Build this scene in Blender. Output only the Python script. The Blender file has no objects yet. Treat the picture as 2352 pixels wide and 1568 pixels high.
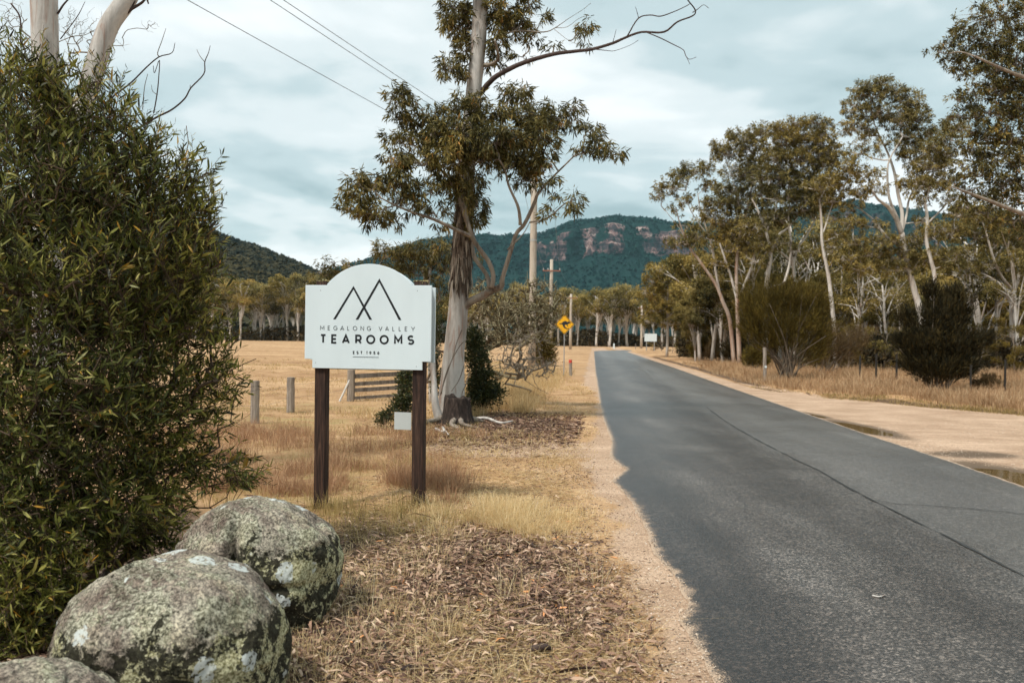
import bpy, math, random
import numpy as np
from mathutils import Matrix, Vector

# ------------------------------------------------------------------ camera, world, sun, exposure
sc = bpy.context.scene
COL = sc.collection
CAM_H = 1.6
FPX = 1960.0                       # focal length in pixels of a 2352 px wide picture
ROLL = math.radians(0.8)
PITCH = math.radians(-0.117)
cam_d = bpy.data.cameras.new('camera')
cam = bpy.data.objects.new('camera', cam_d)
COL.objects.link(cam)
cam_d.sensor_width = 36.0
cam_d.lens = 36.0 * FPX / 2352.0
cam_d.clip_start = 0.05
cam_d.clip_end = 12000
RM = Matrix.Rotation(math.pi / 2 + PITCH, 4, 'X') @ Matrix.Rotation(ROLL, 4, 'Z')
cam.matrix_world = Matrix.Translation((0, 0, CAM_H)) @ RM
cam_d.dof.use_dof = True
cam_d.dof.focus_distance = 7.5
cam_d.dof.aperture_fstop = 3.2
sc.camera = cam

sc.render.engine = 'CYCLES'
cy = sc.cycles
cy.max_bounces = 5
cy.diffuse_bounces = 3
cy.glossy_bounces = 2
cy.transmission_bounces = 3
cy.transparent_max_bounces = 4
cy.volume_bounces = 0
cy.caustics_reflective = False
cy.caustics_refractive = False
cy.sample_clamp_indirect = 4
cy.use_denoising = True
cy.use_adaptive_sampling = True
cy.adaptive_threshold = 0.02
sc.view_settings.view_transform = 'Standard'
sc.view_settings.look = 'None'
sc.view_settings.gamma = 1
sc.view_settings.use_curve_mapping = False
sc.view_settings.exposure = 1.42

SUN_EL, SUN_AZ = math.radians(57), math.radians(228)     # azimuth clockwise from +Y: behind the camera, to its left
world = bpy.data.worlds.new('World')
sc.world = world
world.use_nodes = True
wn = world.node_tree
wn.nodes.clear()


def N(nt, t, **kw):
    n = nt.nodes.new(t)
    for k, v in kw.items():
        if k[0] == '_':
            setattr(n, k[1:], v)
        else:
            key = k.replace('__', ' ')
            n.inputs[key].default_value = v
    return n


def math_n(nt, op, a, b=None, clamp=False):
    n = nt.nodes.new('ShaderNodeMath')
    n.operation = op
    n.use_clamp = clamp
    for i, v in enumerate((a, b)):
        if v is None:
            continue
        if isinstance(v, (int, float)):
            n.inputs[i].default_value = v
        else:
            nt.links.new(v, n.inputs[i])
    return n.outputs[0]


def ramp(nt, fac, stops, interp='LINEAR'):
    n = nt.nodes.new('ShaderNodeValToRGB')
    n.color_ramp.interpolation = interp
    els = n.color_ramp.elements
    while len(els) < len(stops):
        els.new(0.5)
    for e, (p, c) in zip(els, stops):
        e.position = p
        e.color = (*c, 1) if len(c) == 3 else c
    nt.links.new(fac, n.inputs[0])
    return n.outputs[0]


def mixc(nt, fac, a, b, blend='MIX'):
    n = nt.nodes.new('ShaderNodeMix')
    n.data_type = 'RGBA'
    n.blend_type = blend
    for s, v in ((n.inputs[0], fac), (n.inputs[6], a), (n.inputs[7], b)):
        if isinstance(v, (int, float)):
            s.default_value = v
        elif isinstance(v, tuple):
            s.default_value = (*v, 1)
        else:
            nt.links.new(v, s)
    return n.outputs[2]


def noise(nt, vec, scale, detail=4, rough=0.55, dist=0.0, out=0):
    n = N(nt, 'ShaderNodeTexNoise', Scale=scale, Detail=detail, Roughness=rough, Distortion=dist)
    if vec is not None:
        nt.links.new(vec, n.inputs['Vector'])
    return n.outputs[out]


sky = wn.nodes.new('ShaderNodeTexSky')
sky.sky_type = 'NISHITA'
sky.sun_disc = False
sky.sun_elevation = SUN_EL
sky.sun_rotation = SUN_AZ
sky.dust_density = 2.0
tc = wn.nodes.new('ShaderNodeTexCoord')
sep = wn.nodes.new('ShaderNodeSeparateXYZ')
wn.links.new(tc.outputs['Generated'], sep.inputs[0])
zz = math_n(wn, 'ADD', math_n(wn, 'MAXIMUM', sep.outputs[2], 0.0), 0.16)
cx = math_n(wn, 'DIVIDE', sep.outputs[0], zz)
cyy = math_n(wn, 'DIVIDE', sep.outputs[1], zz)
comb = wn.nodes.new('ShaderNodeCombineXYZ')
wn.links.new(cx, comb.inputs[0])
wn.links.new(cyy, comb.inputs[1])
comb.inputs[2].default_value = 3.7
n1 = noise(wn, comb.outputs[0], 0.78, 4, 0.5, 0.6)
n2 = noise(wn, comb.outputs[0], 2.6, 5, 0.5, 0.3)
cl = math_n(wn, 'ADD', math_n(wn, 'MULTIPLY', n1, 0.72), math_n(wn, 'MULTIPLY', n2, 0.28))
lowband = math_n(wn, 'MULTIPLY', math_n(wn, 'SUBTRACT', 0.16, sep.outputs[2]), 1.1)
lowband = math_n(wn, 'MAXIMUM', lowband, 0.0)
cl = math_n(wn, 'ADD', cl, lowband)
ccol = ramp(wn, cl, [(0.40, (1.75, 2.35, 2.43)), (0.49, (2.65, 3.22, 3.30)), (0.55, (3.60, 3.97, 4.0)), (0.63, (4.55, 4.75, 4.74))], 'EASE')
# ramps clamp to 1 in the UI only; scale here keeps it explicit
bgc = mixc(wn, 0.93, sky.outputs[0], ccol)
bg = N(wn, 'ShaderNodeBackground', Strength=0.088)
wn.links.new(bgc, bg.inputs[0])
wo = wn.nodes.new('ShaderNodeOutputWorld')
wn.links.new(bg.outputs[0], wo.inputs[0])

sun_d = bpy.data.lights.new('sun', 'SUN')
sun_d.energy = 1.5
sun_d.angle = math.radians(10)
sun_d.color = (1.0, 0.95, 0.88)
sun = bpy.data.objects.new('sun', sun_d)
COL.objects.link(sun)
sd = Vector((math.sin(SUN_AZ) * math.cos(SUN_EL), math.cos(SUN_AZ) * math.cos(SUN_EL), math.sin(SUN_EL)))
sun.rotation_euler = sd.to_track_quat('Z', 'Y').to_euler()
sun.location = (0, 0, 60)

# ------------------------------------------------------------------ helpers
CAMP = np.array([0, 0, CAM_H])
RMn = np.array(RM)[:3, :3]


def ray(px, py):
    d = RMn @ np.array([(px - 1176) / FPX, (784 - py) / FPX, -1.0])
    return d / d[1]


def at(px, py, Y):                  # where in the place a point measured in the photograph stands, at distance Y
    return CAMP + ray(px, py) * Y


def G(px, py, z=0.0):               # point of the ground seen there
    d = ray(px, py)
    return CAMP + d * ((z - CAM_H) / d[2])


c5 = lambda x, y: (1458.2 + .3899 * x, 94.1 + .3899 * y)
c4 = lambda x, y: (752.6 + .3899 * x, .3899 * y)
c3 = lambda x, y: (940.8 + .2999 * x, 517.4 + .2999 * y)
c6 = lambda x, y: (1458.2 + .38 * x, 611.5 + .38 * y)
c1 = lambda x, y: (.42 * x, .42 * y)


def _hash(ix, iy, iz, seed):
    h = (ix * 374761393 + iy * 668265263 + iz * 2147483647 + seed * 1274126177) & 0xffffffff
    h = ((h ^ (h >> 13)) * 1274126177) & 0xffffffff
    h = (h ^ (h >> 16)) & 0xffffffff
    return h / 4294967295.0


def vnoise(P, seed=0):
    P = np.asarray(P, float)
    I = np.floor(P).astype(np.int64)
    f = P - I
    f = f * f * (3 - 2 * f)
    r = 0
    for dx in (0, 1):
        for dy in (0, 1):
            for dz in (0, 1):
                w = (f[..., 0] if dx else 1 - f[..., 0]) * (f[..., 1] if dy else 1 - f[..., 1]) * (f[..., 2] if dz else 1 - f[..., 2])
                r = r + w * _hash(I[..., 0] + dx, I[..., 1] + dy, I[..., 2] + dz, seed)
    return r * 2 - 1


def fbm(P, oct=4, seed=0, gain=0.5):
    P = np.asarray(P, float)
    a, s, r = 1.0, 0.0, 0
    for o in range(oct):
        r = r + a * vnoise(P * 2 ** o + 17.3 * o, seed + o)
        s += a
        a *= gain
    return r / s


def fbm2(x, y, sc_=1.0, oct=4, seed=0):
    return fbm(np.stack([x * sc_, y * sc_, np.zeros_like(x) + .37], -1), oct, seed)


def sstep(a, b, x):
    t = np.clip((x - a) / (b - a), 0, 1)
    return t * t * (3 - 2 * t)


def nrm(v):
    return v / np.maximum(np.linalg.norm(v, axis=-1, keepdims=True), 1e-9)


def tag(o, label=None, cat=None, group=None, kind=None):
    if label:
        o['label'] = label
    if cat:
        o['category'] = cat
    if group:
        o['group'] = group
    if kind:
        o['kind'] = kind
    return o


def empty(name, loc=(0, 0, 0), rz=0.0):
    o = bpy.data.objects.new(name, None)
    COL.objects.link(o)
    o.location = loc
    o.rotation_euler = (0, 0, rz)
    o.empty_display_size = .2
    return o


def link(name, me, parent=None, loc=None):
    o = bpy.data.objects.new(name, me)
    COL.objects.link(o)
    if parent is not None:
        o.parent = parent
    if loc is not None:
        o.location = loc
    return o


class MB:
    """collects geometry (numpy blocks) and links it as ONE mesh object"""
    def __init__(s):
        s.V, s.F, s.R, s.n = [], [], [], 0

    def add(s, V, F, rnd=0.5):
        V = np.asarray(V, float).reshape(-1, 3)
        if not isinstance(F, list):
            F = [F]
        for f in F:
            f = np.asarray(f, np.int64)
            if f.size:
                s.F.append(f + s.n)
        s.V.append(V)
        s.R.append(np.broadcast_to(np.asarray(rnd, float), (len(V),)))
        s.n += len(V)
        return s

    def box(s, c, size, rz=0.0, rot=None, rnd=0.5):
        x, y, z = [d / 2 for d in size]
        V = np.array([[-x, -y, -z], [x, -y, -z], [x, y, -z], [-x, y, -z], [-x, -y, z], [x, -y, z], [x, y, z], [-x, y, z]])
        if rot is None:
            rot = Matrix.Rotation(rz, 3, 'Z')
        V = V @ np.array(rot).T + np.array(c)
        return s.add(V, np.array([[0, 3, 2, 1], [4, 5, 6, 7], [0, 1, 5, 4], [1, 2, 6, 5], [2, 3, 7, 6], [3, 0, 4, 7]]), rnd)

    def poly(s, pts2, y0, y1, rnd=.5):           # outline in (x, z), extruded from y0 (front) to y1
        n = len(pts2)
        a = [(p[0], y0, p[1]) for p in pts2]
        b = [(p[0], y1, p[1]) for p in pts2]
        V = np.array(a + b)
        q = np.array([[i, i + n, (i + 1) % n + n, (i + 1) % n] for i in range(n)])
        s.add(V, [np.array([list(range(n))]), np.array([list(range(2 * n - 1, n - 1, -1))]), q], rnd)
        return s

    def tube(s, pts, rad, sides=8, rnd=.5, smooth=3, rough=0.0, seed=0, cap=True):
        P = np.asarray(pts, float)
        R = np.asarray(rad, float)
        if R.ndim == 0:
            R = np.full(len(P), float(R))
        if len(R) != len(P):
            R = np.interp(np.linspace(0, 1, len(P)), np.linspace(0, 1, len(R)), R)
        if smooth > 1 and len(P) > 2:
            P, R = catmull(P, R, smooth)
        T = nrm(np.gradient(P, axis=0))
        ref = np.array([0, 1.0, 0]) if abs(T[0][1]) < .8 else np.array([1.0, 0, 0])
        U = nrm(np.cross(T, ref))
        Wv = np.cross(T, U)
        a = np.linspace(0, 2 * math.pi, sides, endpoint=False)
        ring = U[:, None, :] * np.cos(a)[None, :, None] + Wv[:, None, :] * np.sin(a)[None, :, None]
        rr = R[:, None]
        if rough:
            q = P[:, None, :] + ring * R.max()
            rr = rr * (1 + rough * fbm(q * 1.6 / max(R.max(), .02) * .5, 3, seed))
        V = P[:, None, :] + ring * (rr[..., None] if rough else rr[:, :, None] * np.ones((1, sides, 1)))
        m, k = len(P), sides
        i = np.arange(m - 1)[:, None] * k
        j = np.arange(k)[None, :]
        F = np.stack([i + j, i + (j + 1) % k, i + k + (j + 1) % k, i + k + j], -1).reshape(-1, 4)
        fl = [F]
        if cap:
            fl.append(np.array([list(range(k - 1, -1, -1))]))
            fl.append(np.array([[(m - 1) * k + t for t in range(k)]]))
        return s.add(V.reshape(-1, 3), fl, rnd)

    def mesh(s, name, mat, smooth=False, attr=None):
        me = bpy.data.meshes.new(name)
        V = np.concatenate(s.V) if s.V else np.zeros((0, 3))
        R = np.concatenate(s.R) if s.R else np.zeros(0)
        me.vertices.add(len(V))
        me.vertices.foreach_set('co', V.ravel().astype(np.float32))
        ls = np.concatenate([f.ravel() for f in s.F])
        tot = np.concatenate([np.full(len(f), f.shape[1]) for f in s.F])
        st = np.concatenate([[0], np.cumsum(tot)[:-1]])
        me.loops.add(len(ls))
        me.loops.foreach_set('vertex_index', ls.astype(np.int32))
        me.polygons.add(len(tot))
        me.polygons.foreach_set('loop_start', st.astype(np.int32))
        me.polygons.foreach_set('loop_total', tot.astype(np.int32))
        a = me.attributes.new('rnd', 'FLOAT', 'POINT')
        a.data.foreach_set('value', R.astype(np.float32))
        if attr:
            for k, v in attr.items():
                a = me.attributes.new(k, 'FLOAT', 'POINT')
                a.data.foreach_set('value', np.asarray(v, np.float32).ravel())
        me.update(calc_edges=True)
        me.polygons.foreach_set('use_smooth', np.full(len(tot), bool(smooth)))
        if mat:
            me.materials.append(mat)
        return me

    def build(s, name, mat, parent=None, smooth=False, origin=None, attr=None):
        """origin: world position of the parent, subtracted from the vertices"""
        if origin is not None and s.V:
            s.V = [v - np.array(origin) for v in s.V]
        return link(name, s.mesh(name, mat, smooth, attr), parent)


def catmull(P, R, k):
    n = len(P)
    Pe = np.vstack([2 * P[0] - P[1], P, 2 * P[-1] - P[-2]])
    out, ro = [], []
    for i in range(n - 1):
        p0, p1, p2, p3 = Pe[i], Pe[i + 1], Pe[i + 2], Pe[i + 3]
        for t in np.arange(k) / k:
            out.append(.5 * ((2 * p1) + (-p0 + p2) * t + (2 * p0 - 5 * p1 + 4 * p2 - p3) * t * t + (-p0 + 3 * p1 - 3 * p2 + p3) * t ** 3))
            ro.append(R[i] * (1 - t) + R[i + 1] * t)
    out.append(P[-1])
    ro.append(R[-1])
    return np.array(out), np.array(ro)


def sticks(mb, A, B, ra, rb, rnd=.5, sides=3):
    """many thin straight twigs at once"""
    A, B = np.asarray(A, float), np.asarray(B, float)
    if not len(A):
        return
    ra = np.broadcast_to(ra, (len(A),))
    rb = np.broadcast_to(rb, (len(A),))
    T = nrm(B - A)
    ref = np.where(np.abs(T[:, 2:3]) < .9, np.array([[0, 0, 1.0]]), np.array([[1.0, 0, 0]]))
    U = nrm(np.cross(T, ref))
    Wv = np.cross(T, U)
    a = np.arange(sides) * 2 * math.pi / sides
    ring = U[:, None] * np.cos(a)[None, :, None] + Wv[:, None] * np.sin(a)[None, :, None]
    V = np.concatenate([A[:, None] + ring * ra[:, None, None], B[:, None] + ring * rb[:, None, None]], 1)
    b = np.arange(len(A))[:, None, None] * 2 * sides
    j = np.arange(sides)
    f = np.stack([j, (j + 1) % sides, (j + 1) % sides + sides, j + sides], -1)[None]
    r = np.repeat(np.broadcast_to(rnd, (len(A),)), 2 * sides)
    mb.add(V.reshape(-1, 3), (f + b).reshape(-1, 4), r)


def leaves(mb, P, D, L, Wd, rng, bend=.25, rnd=None, simple=False, side=None):
    """many leaf blades at once: base P, direction D, length L, width Wd"""
    n = len(P)
    if n == 0:
        return
    L = np.broadcast_to(L, (n,))[:, None]
    Wd = np.broadcast_to(Wd, (n,))[:, None]
    D = nrm(D)
    S = nrm(np.cross(D, rng.normal(size=(n, 3)))) if side is None else nrm(side)
    Nn = np.cross(S, D)
    b = rng.normal(size=(n, 1)) * bend
    if rnd is None:
        rnd = rng.random(n)
    if simple:
        V = np.stack([P, P + D * L * .45 + S * Wd * .5 + Nn * b * L * .15, P + D * L + Nn * b * L * .05, P + D * L * .45 - S * Wd * .5 + Nn * b * L * .15], 1)
        F = np.arange(n)[:, None] * 4 + np.array([[0, 1, 2, 3]])
        mb.add(V.reshape(-1, 3), F, np.repeat(rnd, 4))
        return
    m1 = P + D * L * .3 + Nn * b * L * .22
    m2 = P + D * L * .68 + Nn * b * L * .26
    tip = P + D * L - Nn * b * L * .02
    V = np.stack([P, m1 + S * Wd * .5, m1 - S * Wd * .5, m2 + S * Wd * .42, m2 - S * Wd * .42, tip], 1)
    o = np.arange(n)[:, None] * 6
    mb.add(V.reshape(-1, 3), [o + np.array([[0, 1, 2]]), o + np.array([[1, 3, 4, 2]]), o + np.array([[3, 5, 4]])], np.repeat(rnd, 6))


def blades(mb, P, H, Wd, rng, lean=.3, rnd=None, D=None):
    """grass blades standing at P, two segments bending over"""
    n = len(P)
    if n == 0:
        return
    H = np.broadcast_to(H, (n,))[:, None]
    Wd = np.broadcast_to(Wd, (n,))[:, None]
    a = rng.random(n) * 2 * math.pi
    ld = np.stack([np.cos(a), np.sin(a), np.zeros(n)], -1) if D is None else D
    l = np.minimum(np.abs(rng.normal(size=(n, 1))) * lean, 1.5)
    a2 = rng.random(n) * math.pi
    S = np.stack([np.cos(a2), np.sin(a2), np.zeros(n)], -1)
    up = np.array([[0, 0, 1.0]])
    m = P + up * H * .55 + ld * H * l * .35
    t = P + up * H * (1 - .35 * np.minimum(l, 1.2)) + ld * H * l * 1.1
    V = np.stack([P + S * Wd * .5, P - S * Wd * .5, m + S * Wd * .4, m - S * Wd * .4, t], 1)
    o = np.arange(n)[:, None] * 5
    if rnd is None:
        rnd = rng.random(n)
    mb.add(V.reshape(-1, 3), [o + np.array([[0, 1, 3, 2]]), o + np.array([[2, 3, 4]])], np.repeat(rnd, 5))


def grow(base, clumps, n, rng, jitter=.1, r_tip=.004, r_pow=.45, r_max=.05, seeds=None, zbias=.0):
    """a branching skeleton: points in the clumps, each joined to the nearest point already nearer the base"""
    C = np.array([c[0] for c in clumps])
    Rr = np.array([c[1] for c in clumps])
    w = np.prod(Rr, axis=1) ** .66
    k = rng.choice(len(C), n, p=w / w.sum())
    P = C[k] + nrm(rng.normal(size=(n, 3))) * (rng.random((n, 1)) ** .45) * Rr[k]
    base = np.asarray(base, float)
    # a path of extra nodes from the base up towards each clump
    ex = []
    for c in C:
        for t in (.15, .3, .45, .6, .75, .9):
            q = base + (c - base) * t
            q = q + np.array([0, 0, 1]) * zbias * math.sin(t * math.pi) * np.linalg.norm(c - base)
            ex.append(q + rng.normal(size=3) * jitter * np.linalg.norm(c - base) * .25)
    P = np.vstack([np.array(ex), P])
    d = np.linalg.norm(P - base, axis=1)
    o = np.argsort(d)
    P, d = P[o], d[o]
    Q = np.vstack([base[None], P])
    dq = np.concatenate([[0], d])
    par = np.zeros(len(Q), int)
    for i in range(1, len(Q)):
        dd = np.linalg.norm(Q[:i] - Q[i], axis=1) + .25 * dq[:i]
        par[i] = int(np.argmin(dd))
    cnt = np.ones(len(Q))
    for i in range(len(Q) - 1, 0, -1):
        cnt[par[i]] += cnt[i]
    R = np.minimum(r_tip * cnt ** r_pow, r_max)
    return Q, par, R


def skel_mesh(mb, Q, par, R, rnd=.5, sides=4, wob=.0, rng=None):
    i = np.arange(1, len(Q))
    A, B = Q[par[i]], Q[i]
    if wob and rng is not None:
        M = (A + B) / 2 + rng.normal(size=A.shape) * wob * np.linalg.norm(B - A, axis=1, keepdims=True)
        ra = np.minimum(R[par[i]], R[i] * 1.5)
        sticks(mb, A, M, ra, (ra + R[i]) / 2, rnd, sides)
        sticks(mb, M, B, (ra + R[i]) / 2, R[i], rnd, sides)
    else:
        sticks(mb, A, B, np.minimum(R[par[i]], R[i] * 1.6), R[i], rnd, sides)


# ------------------------------------------------------------------ materials
def newmat(name):
    m = bpy.data.materials.new(name)
    m.use_nodes = True
    nt = m.node_tree
    nt.nodes.clear()
    out = nt.nodes.new('ShaderNodeOutputMaterial')
    return m, nt, out


def attr(nt, name, o=2):
    a = nt.nodes.new('ShaderNodeAttribute')
    a.attribute_name = name
    return a.outputs[o]


def objco(nt, scale=None):
    t = nt.nodes.new('ShaderNodeTexCoord')
    if scale is None:
        return t.outputs['Object']
    m = nt.nodes.new('ShaderNodeMapping')
    m.inputs['Scale'].default_value = scale
    nt.links.new(t.outputs['Object'], m.inputs[0])
    return m.outputs[0]


def principled(nt, out, col, rough=.8, spec=.3, bump=None, bstr=.3, bdist=.01):
    p = nt.nodes.new('ShaderNodeBsdfPrincipled')
    for k, v in (('Base Color', col), ('Roughness', rough), ('Specular IOR Level', spec)):
        if isinstance(v, tuple):
            p.inputs[k].default_value = (*v, 1)
        elif isinstance(v, (int, float)):
            p.inputs[k].default_value = v
        else:
            nt.links.new(v, p.inputs[k])
    if bump is not None:
        b = N(nt, 'ShaderNodeBump', Strength=bstr, Distance=bdist)
        nt.links.new(bump, b.inputs['Height'])
        nt.links.new(b.outputs[0], p.inputs['Normal'])
    if out is not None:
        nt.links.new(p.outputs[0], out.inputs[0])
    return p


def leafmat(name, stops, transl=.3, rough=.5, spec=.35, big=None):
    m, nt, out = newmat(name)
    c = ramp(nt, attr(nt, 'rnd'), stops)
    if big:                                    # slow change of tint from clump to clump
        g = nt.nodes.new('ShaderNodeNewGeometry')
        f = noise(nt, g.outputs['Position'], big[0], 2, .5)
        f = ramp(nt, f, [(.35, (0, 0, 0)), (.65, (1, 1, 1))])
        c = mixc(nt, f, mixc(nt, 1.0, c, big[1], 'MULTIPLY'), mixc(nt, 1.0, c, big[2], 'MULTIPLY'))
    p = principled(nt, None, c, rough, spec)
    if transl <= 0:
        nt.links.new(p.outputs[0], out.inputs[0])
        return m
    t = nt.nodes.new('ShaderNodeBsdfTranslucent')
    nt.links.new(c, t.inputs[0])
    x = nt.nodes.new('ShaderNodeMixShader')
    x.inputs[0].default_value = transl
    nt.links.new(p.outputs[0], x.inputs[1])
    nt.links.new(t.outputs[0], x.inputs[2])
    nt.links.new(x.outputs[0], out.inputs[0])
    return m


def plainmat(name, col, rough=.7, spec=.3, var=.15, scale=8, bump=0, metal=0.0, stretch=None):
    m, nt, out = newmat(name)
    v = objco(nt, stretch)
    f = noise(nt, v, scale, 5, .6)
    d = tuple(c * (1 - var) for c in col)
    l = tuple(min(1, c * (1 + var)) for c in col)
    c = ramp(nt, f, [(.3, d), (.7, l)])
    p = principled(nt, out, c, rough, spec, f if bump else None, bump, .01)
    p.inputs['Metallic'].default_value = metal
    return m


def barkmat(name, pale, dark, red, zs=.5, patch=.5, scale=5.0, dark_amt=.35):
    m, nt, out = newmat(name)
    v = objco(nt, (1, 1, zs * .25))
    f = noise(nt, v, scale, 5, .6, .4)
    c = ramp(nt, f, [(.30, dark), (.30 + dark_amt * .4, tuple((a + b) / 2 for a, b in zip(dark, pale))), (.56, pale), (.8, tuple(min(1, x * 1.1) for x in pale))])
    f2 = noise(nt, objco(nt, (1, 1, .12)), scale * 1.7, 3, .5, 1.0)
    k = ramp(nt, f2, [(.60, (0, 0, 0)), (.68, (patch, patch, patch))])
    c = mixc(nt, k, c, red)
    f3 = noise(nt, objco(nt, (1, 1, .3)), scale * 9, 4, .6)
    c = mixc(nt, ramp(nt, f3, [(.3, (.22,) * 3), (.55, (0, 0, 0))]), c, tuple(x * .35 for x in pale))
    principled(nt, out, c, .8, .2, f3, .5, .012)
    return m


M = {}
M['bush_leaf'] = leafmat('wattle_leaf', [(0, (.024, .026, .008)), (.33, (.082, .095, .019)), (.62, (.225, .235, .052)), (.93, (.50, .46, .15)), (.96, (.36, .22, .05)), (1, (.70, .38, .04))], .28, .42, .28, (.9, (.72, .74, .76), (1.25, 1.12, .95)))
M['bush_twig'] = plainmat('wattle_twig', (.10, .065, .042), .8, .2)
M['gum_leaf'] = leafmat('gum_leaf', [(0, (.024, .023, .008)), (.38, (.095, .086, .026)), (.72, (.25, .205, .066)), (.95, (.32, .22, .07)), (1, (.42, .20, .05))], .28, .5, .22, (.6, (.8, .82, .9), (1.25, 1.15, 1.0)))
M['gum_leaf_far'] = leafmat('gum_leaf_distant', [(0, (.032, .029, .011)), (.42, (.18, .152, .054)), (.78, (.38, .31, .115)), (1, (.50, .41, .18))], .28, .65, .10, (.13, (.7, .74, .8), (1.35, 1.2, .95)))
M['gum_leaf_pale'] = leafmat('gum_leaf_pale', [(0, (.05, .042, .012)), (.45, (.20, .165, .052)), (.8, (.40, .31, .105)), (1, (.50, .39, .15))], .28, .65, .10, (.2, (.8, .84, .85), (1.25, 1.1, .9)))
M['shrub_olive'] = leafmat('shrub_needles_olive', [(0, (.035, .026, .007)), (.5, (.105, .076, .015)), (1, (.22, .155, .030))], .15, .7, .15)
M['shrub_dark'] = leafmat('shrub_needles_dark', [(0, (.010, .009, .004)), (.5, (.030, .024, .009)), (1, (.095, .066, .020))], .1, .7, .15)
M['shrub_green'] = leafmat('shrub_leaf_green', [(0, (.02, .028, .010)), (.6, (.055, .065, .02)), (1, (.14, .12, .03))], .25, .5, .35)
M['shrub_brown'] = leafmat('shrub_brown', [(0, (.06, .040, .020)), (.6, (.13, .085, .040)), (1, (.20, .14, .06))], .15, .8, .1)
M['gum_bark'] = barkmat('gum_bark', (.54, .50, .455), (.20, .16, .13), (.30, .13, .07))
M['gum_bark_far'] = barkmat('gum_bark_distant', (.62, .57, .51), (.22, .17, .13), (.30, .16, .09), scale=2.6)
M['gum_bark_orange'] = barkmat('gum_bark_orange', (.48, .38, .31), (.30, .15, .09), (.42, .18, .08), scale=2.2, patch=.9)
M['gum_bark_white'] = barkmat('gum_bark_white', (.68, .63, .57), (.28, .22, .17), (.36, .22, .14), scale=2.6)
M['rough_bark'] = barkmat('rough_bark', (.17, .135, .10), (.05, .038, .028), (.10, .06, .04), scale=9)
M['branch_bark'] = barkmat('branch_bark', (.30, .25, .20), (.09, .065, .05), (.2, .1, .06), scale=7)
M['dead_branch'] = plainmat('dead_branch', (.075, .052, .045), .85, .2, .3, 12, .3)
M['grey_twig'] = plainmat('grey_twig', (.20, .165, .125), .85, .2, .35, 5)
M['lichen_twig'] = leafmat('lichen_twig', [(0, (.085, .060, .036)), (.5, (.24, .20, .12)), (1, (.52, .48, .30))], 0, .9, .1)
M['straw'] = leafmat('dry_grass', [(0, (.32, .20, .085)), (.4, (.52, .36, .17)), (.8, (.72, .54, .29)), (1, (.84, .69, .45))], .3, .7, .2)
M['straw_bright'] = leafmat('bright_straw', [(0, (.48, .32, .14)), (.4, (.74, .55, .29)), (.8, (.86, .70, .42)), (1, (.90, .79, .55))], .35, .7, .2)
M['straw_far'] = leafmat('dry_grass_bank', [(0, (.20, .115, .055)), (.4, (.40, .25, .135)), (.8, (.60, .42, .25)), (1, (.76, .58, .38))], .3, .8, .15)
M['grass_red'] = leafmat('reddish_grass', [(0, (.24, .125, .07)), (.5, (.44, .26, .15)), (1, (.66, .46, .28))], .3, .8, .15)
M['grass_green'] = leafmat('greenish_grass', [(0, (.16, .13, .04)), (.5, (.38, .28, .11)), (1, (.66, .49, .24))], .3, .7, .2)
M['litter'] = leafmat('leaf_litter', [(0, (.025, .014, .012)), (.25, (.085, .044, .030)), (.5, (.23, .13, .085)), (.75, (.43, .28, .19)), (.93, (.62, .46, .34)), (1, (.66, .26, .08))], 0, .7, .25)
M['stones'] = leafmat('gravel_stones', [(0, (.16, .12, .09)), (.4, (.42, .31, .22)), (.8, (.62, .49, .37)), (1, (.75, .66, .56))], 0, .85, .2)
M['forest'] = leafmat('forest_crowns', [(0, (.018, .018, .010)), (.5, (.042, .040, .022)), (1, (.085, .075, .042))], 0, .95, .05, (.012, (.75, .8, .9), (1.3, 1.15, .95)))
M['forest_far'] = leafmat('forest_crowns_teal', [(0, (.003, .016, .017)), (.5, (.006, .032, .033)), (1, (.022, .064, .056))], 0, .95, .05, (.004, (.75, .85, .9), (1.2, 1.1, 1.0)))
M['white'] = plainmat('white_paint', (.70, .78, .80), .45, .4, .05, 2.2, 0, 0.0, (1, 1, .35))
M['black'] = plainmat('black_lettering', (.018, .020, .022), .4, .4, .05, 3)
M['thin_grey'] = plainmat('grey_lettering', (.10, .11, .115), .4, .4, .05, 3)
M['yellow'] = plainmat('yellow_sign_face', (.85, .42, .01), .5, .4, .06, 6)
M['metal'] = plainmat('galvanised_steel', (.42, .42, .41), .45, .5, .1, 10, 0, .6)
M['red'] = plainmat('red_reflector', (.60, .06, .04), .4, .5, .05)
M['concrete_pole'] = barkmat('timber_pole', (.50, .43, .35), (.30, .24, .19), (.34, .25, .19), scale=5)
M['crossarm'] = plainmat('crossarm_timber', (.28, .11, .07), .8, .2, .25, 9)
M['insulator'] = plainmat('insulator', (.45, .47, .47), .3, .5, .05)
M['wire'] = plainmat('wire', (.13, .13, .13), .5, .4, .1)
M['fence_wood'] = barkmat('weathered_wood', (.34, .29, .24), (.15, .12, .10), (.20, .15, .11), scale=14)
M['picket'] = plainmat('dark_picket', (.03, .026, .022), .7, .3, .2)
M['moss'] = leafmat('moss', [(0, (.16, .12, .05)), (.5, (.34, .27, .12)), (1, (.52, .46, .28))], 0, .95, .1)


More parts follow.
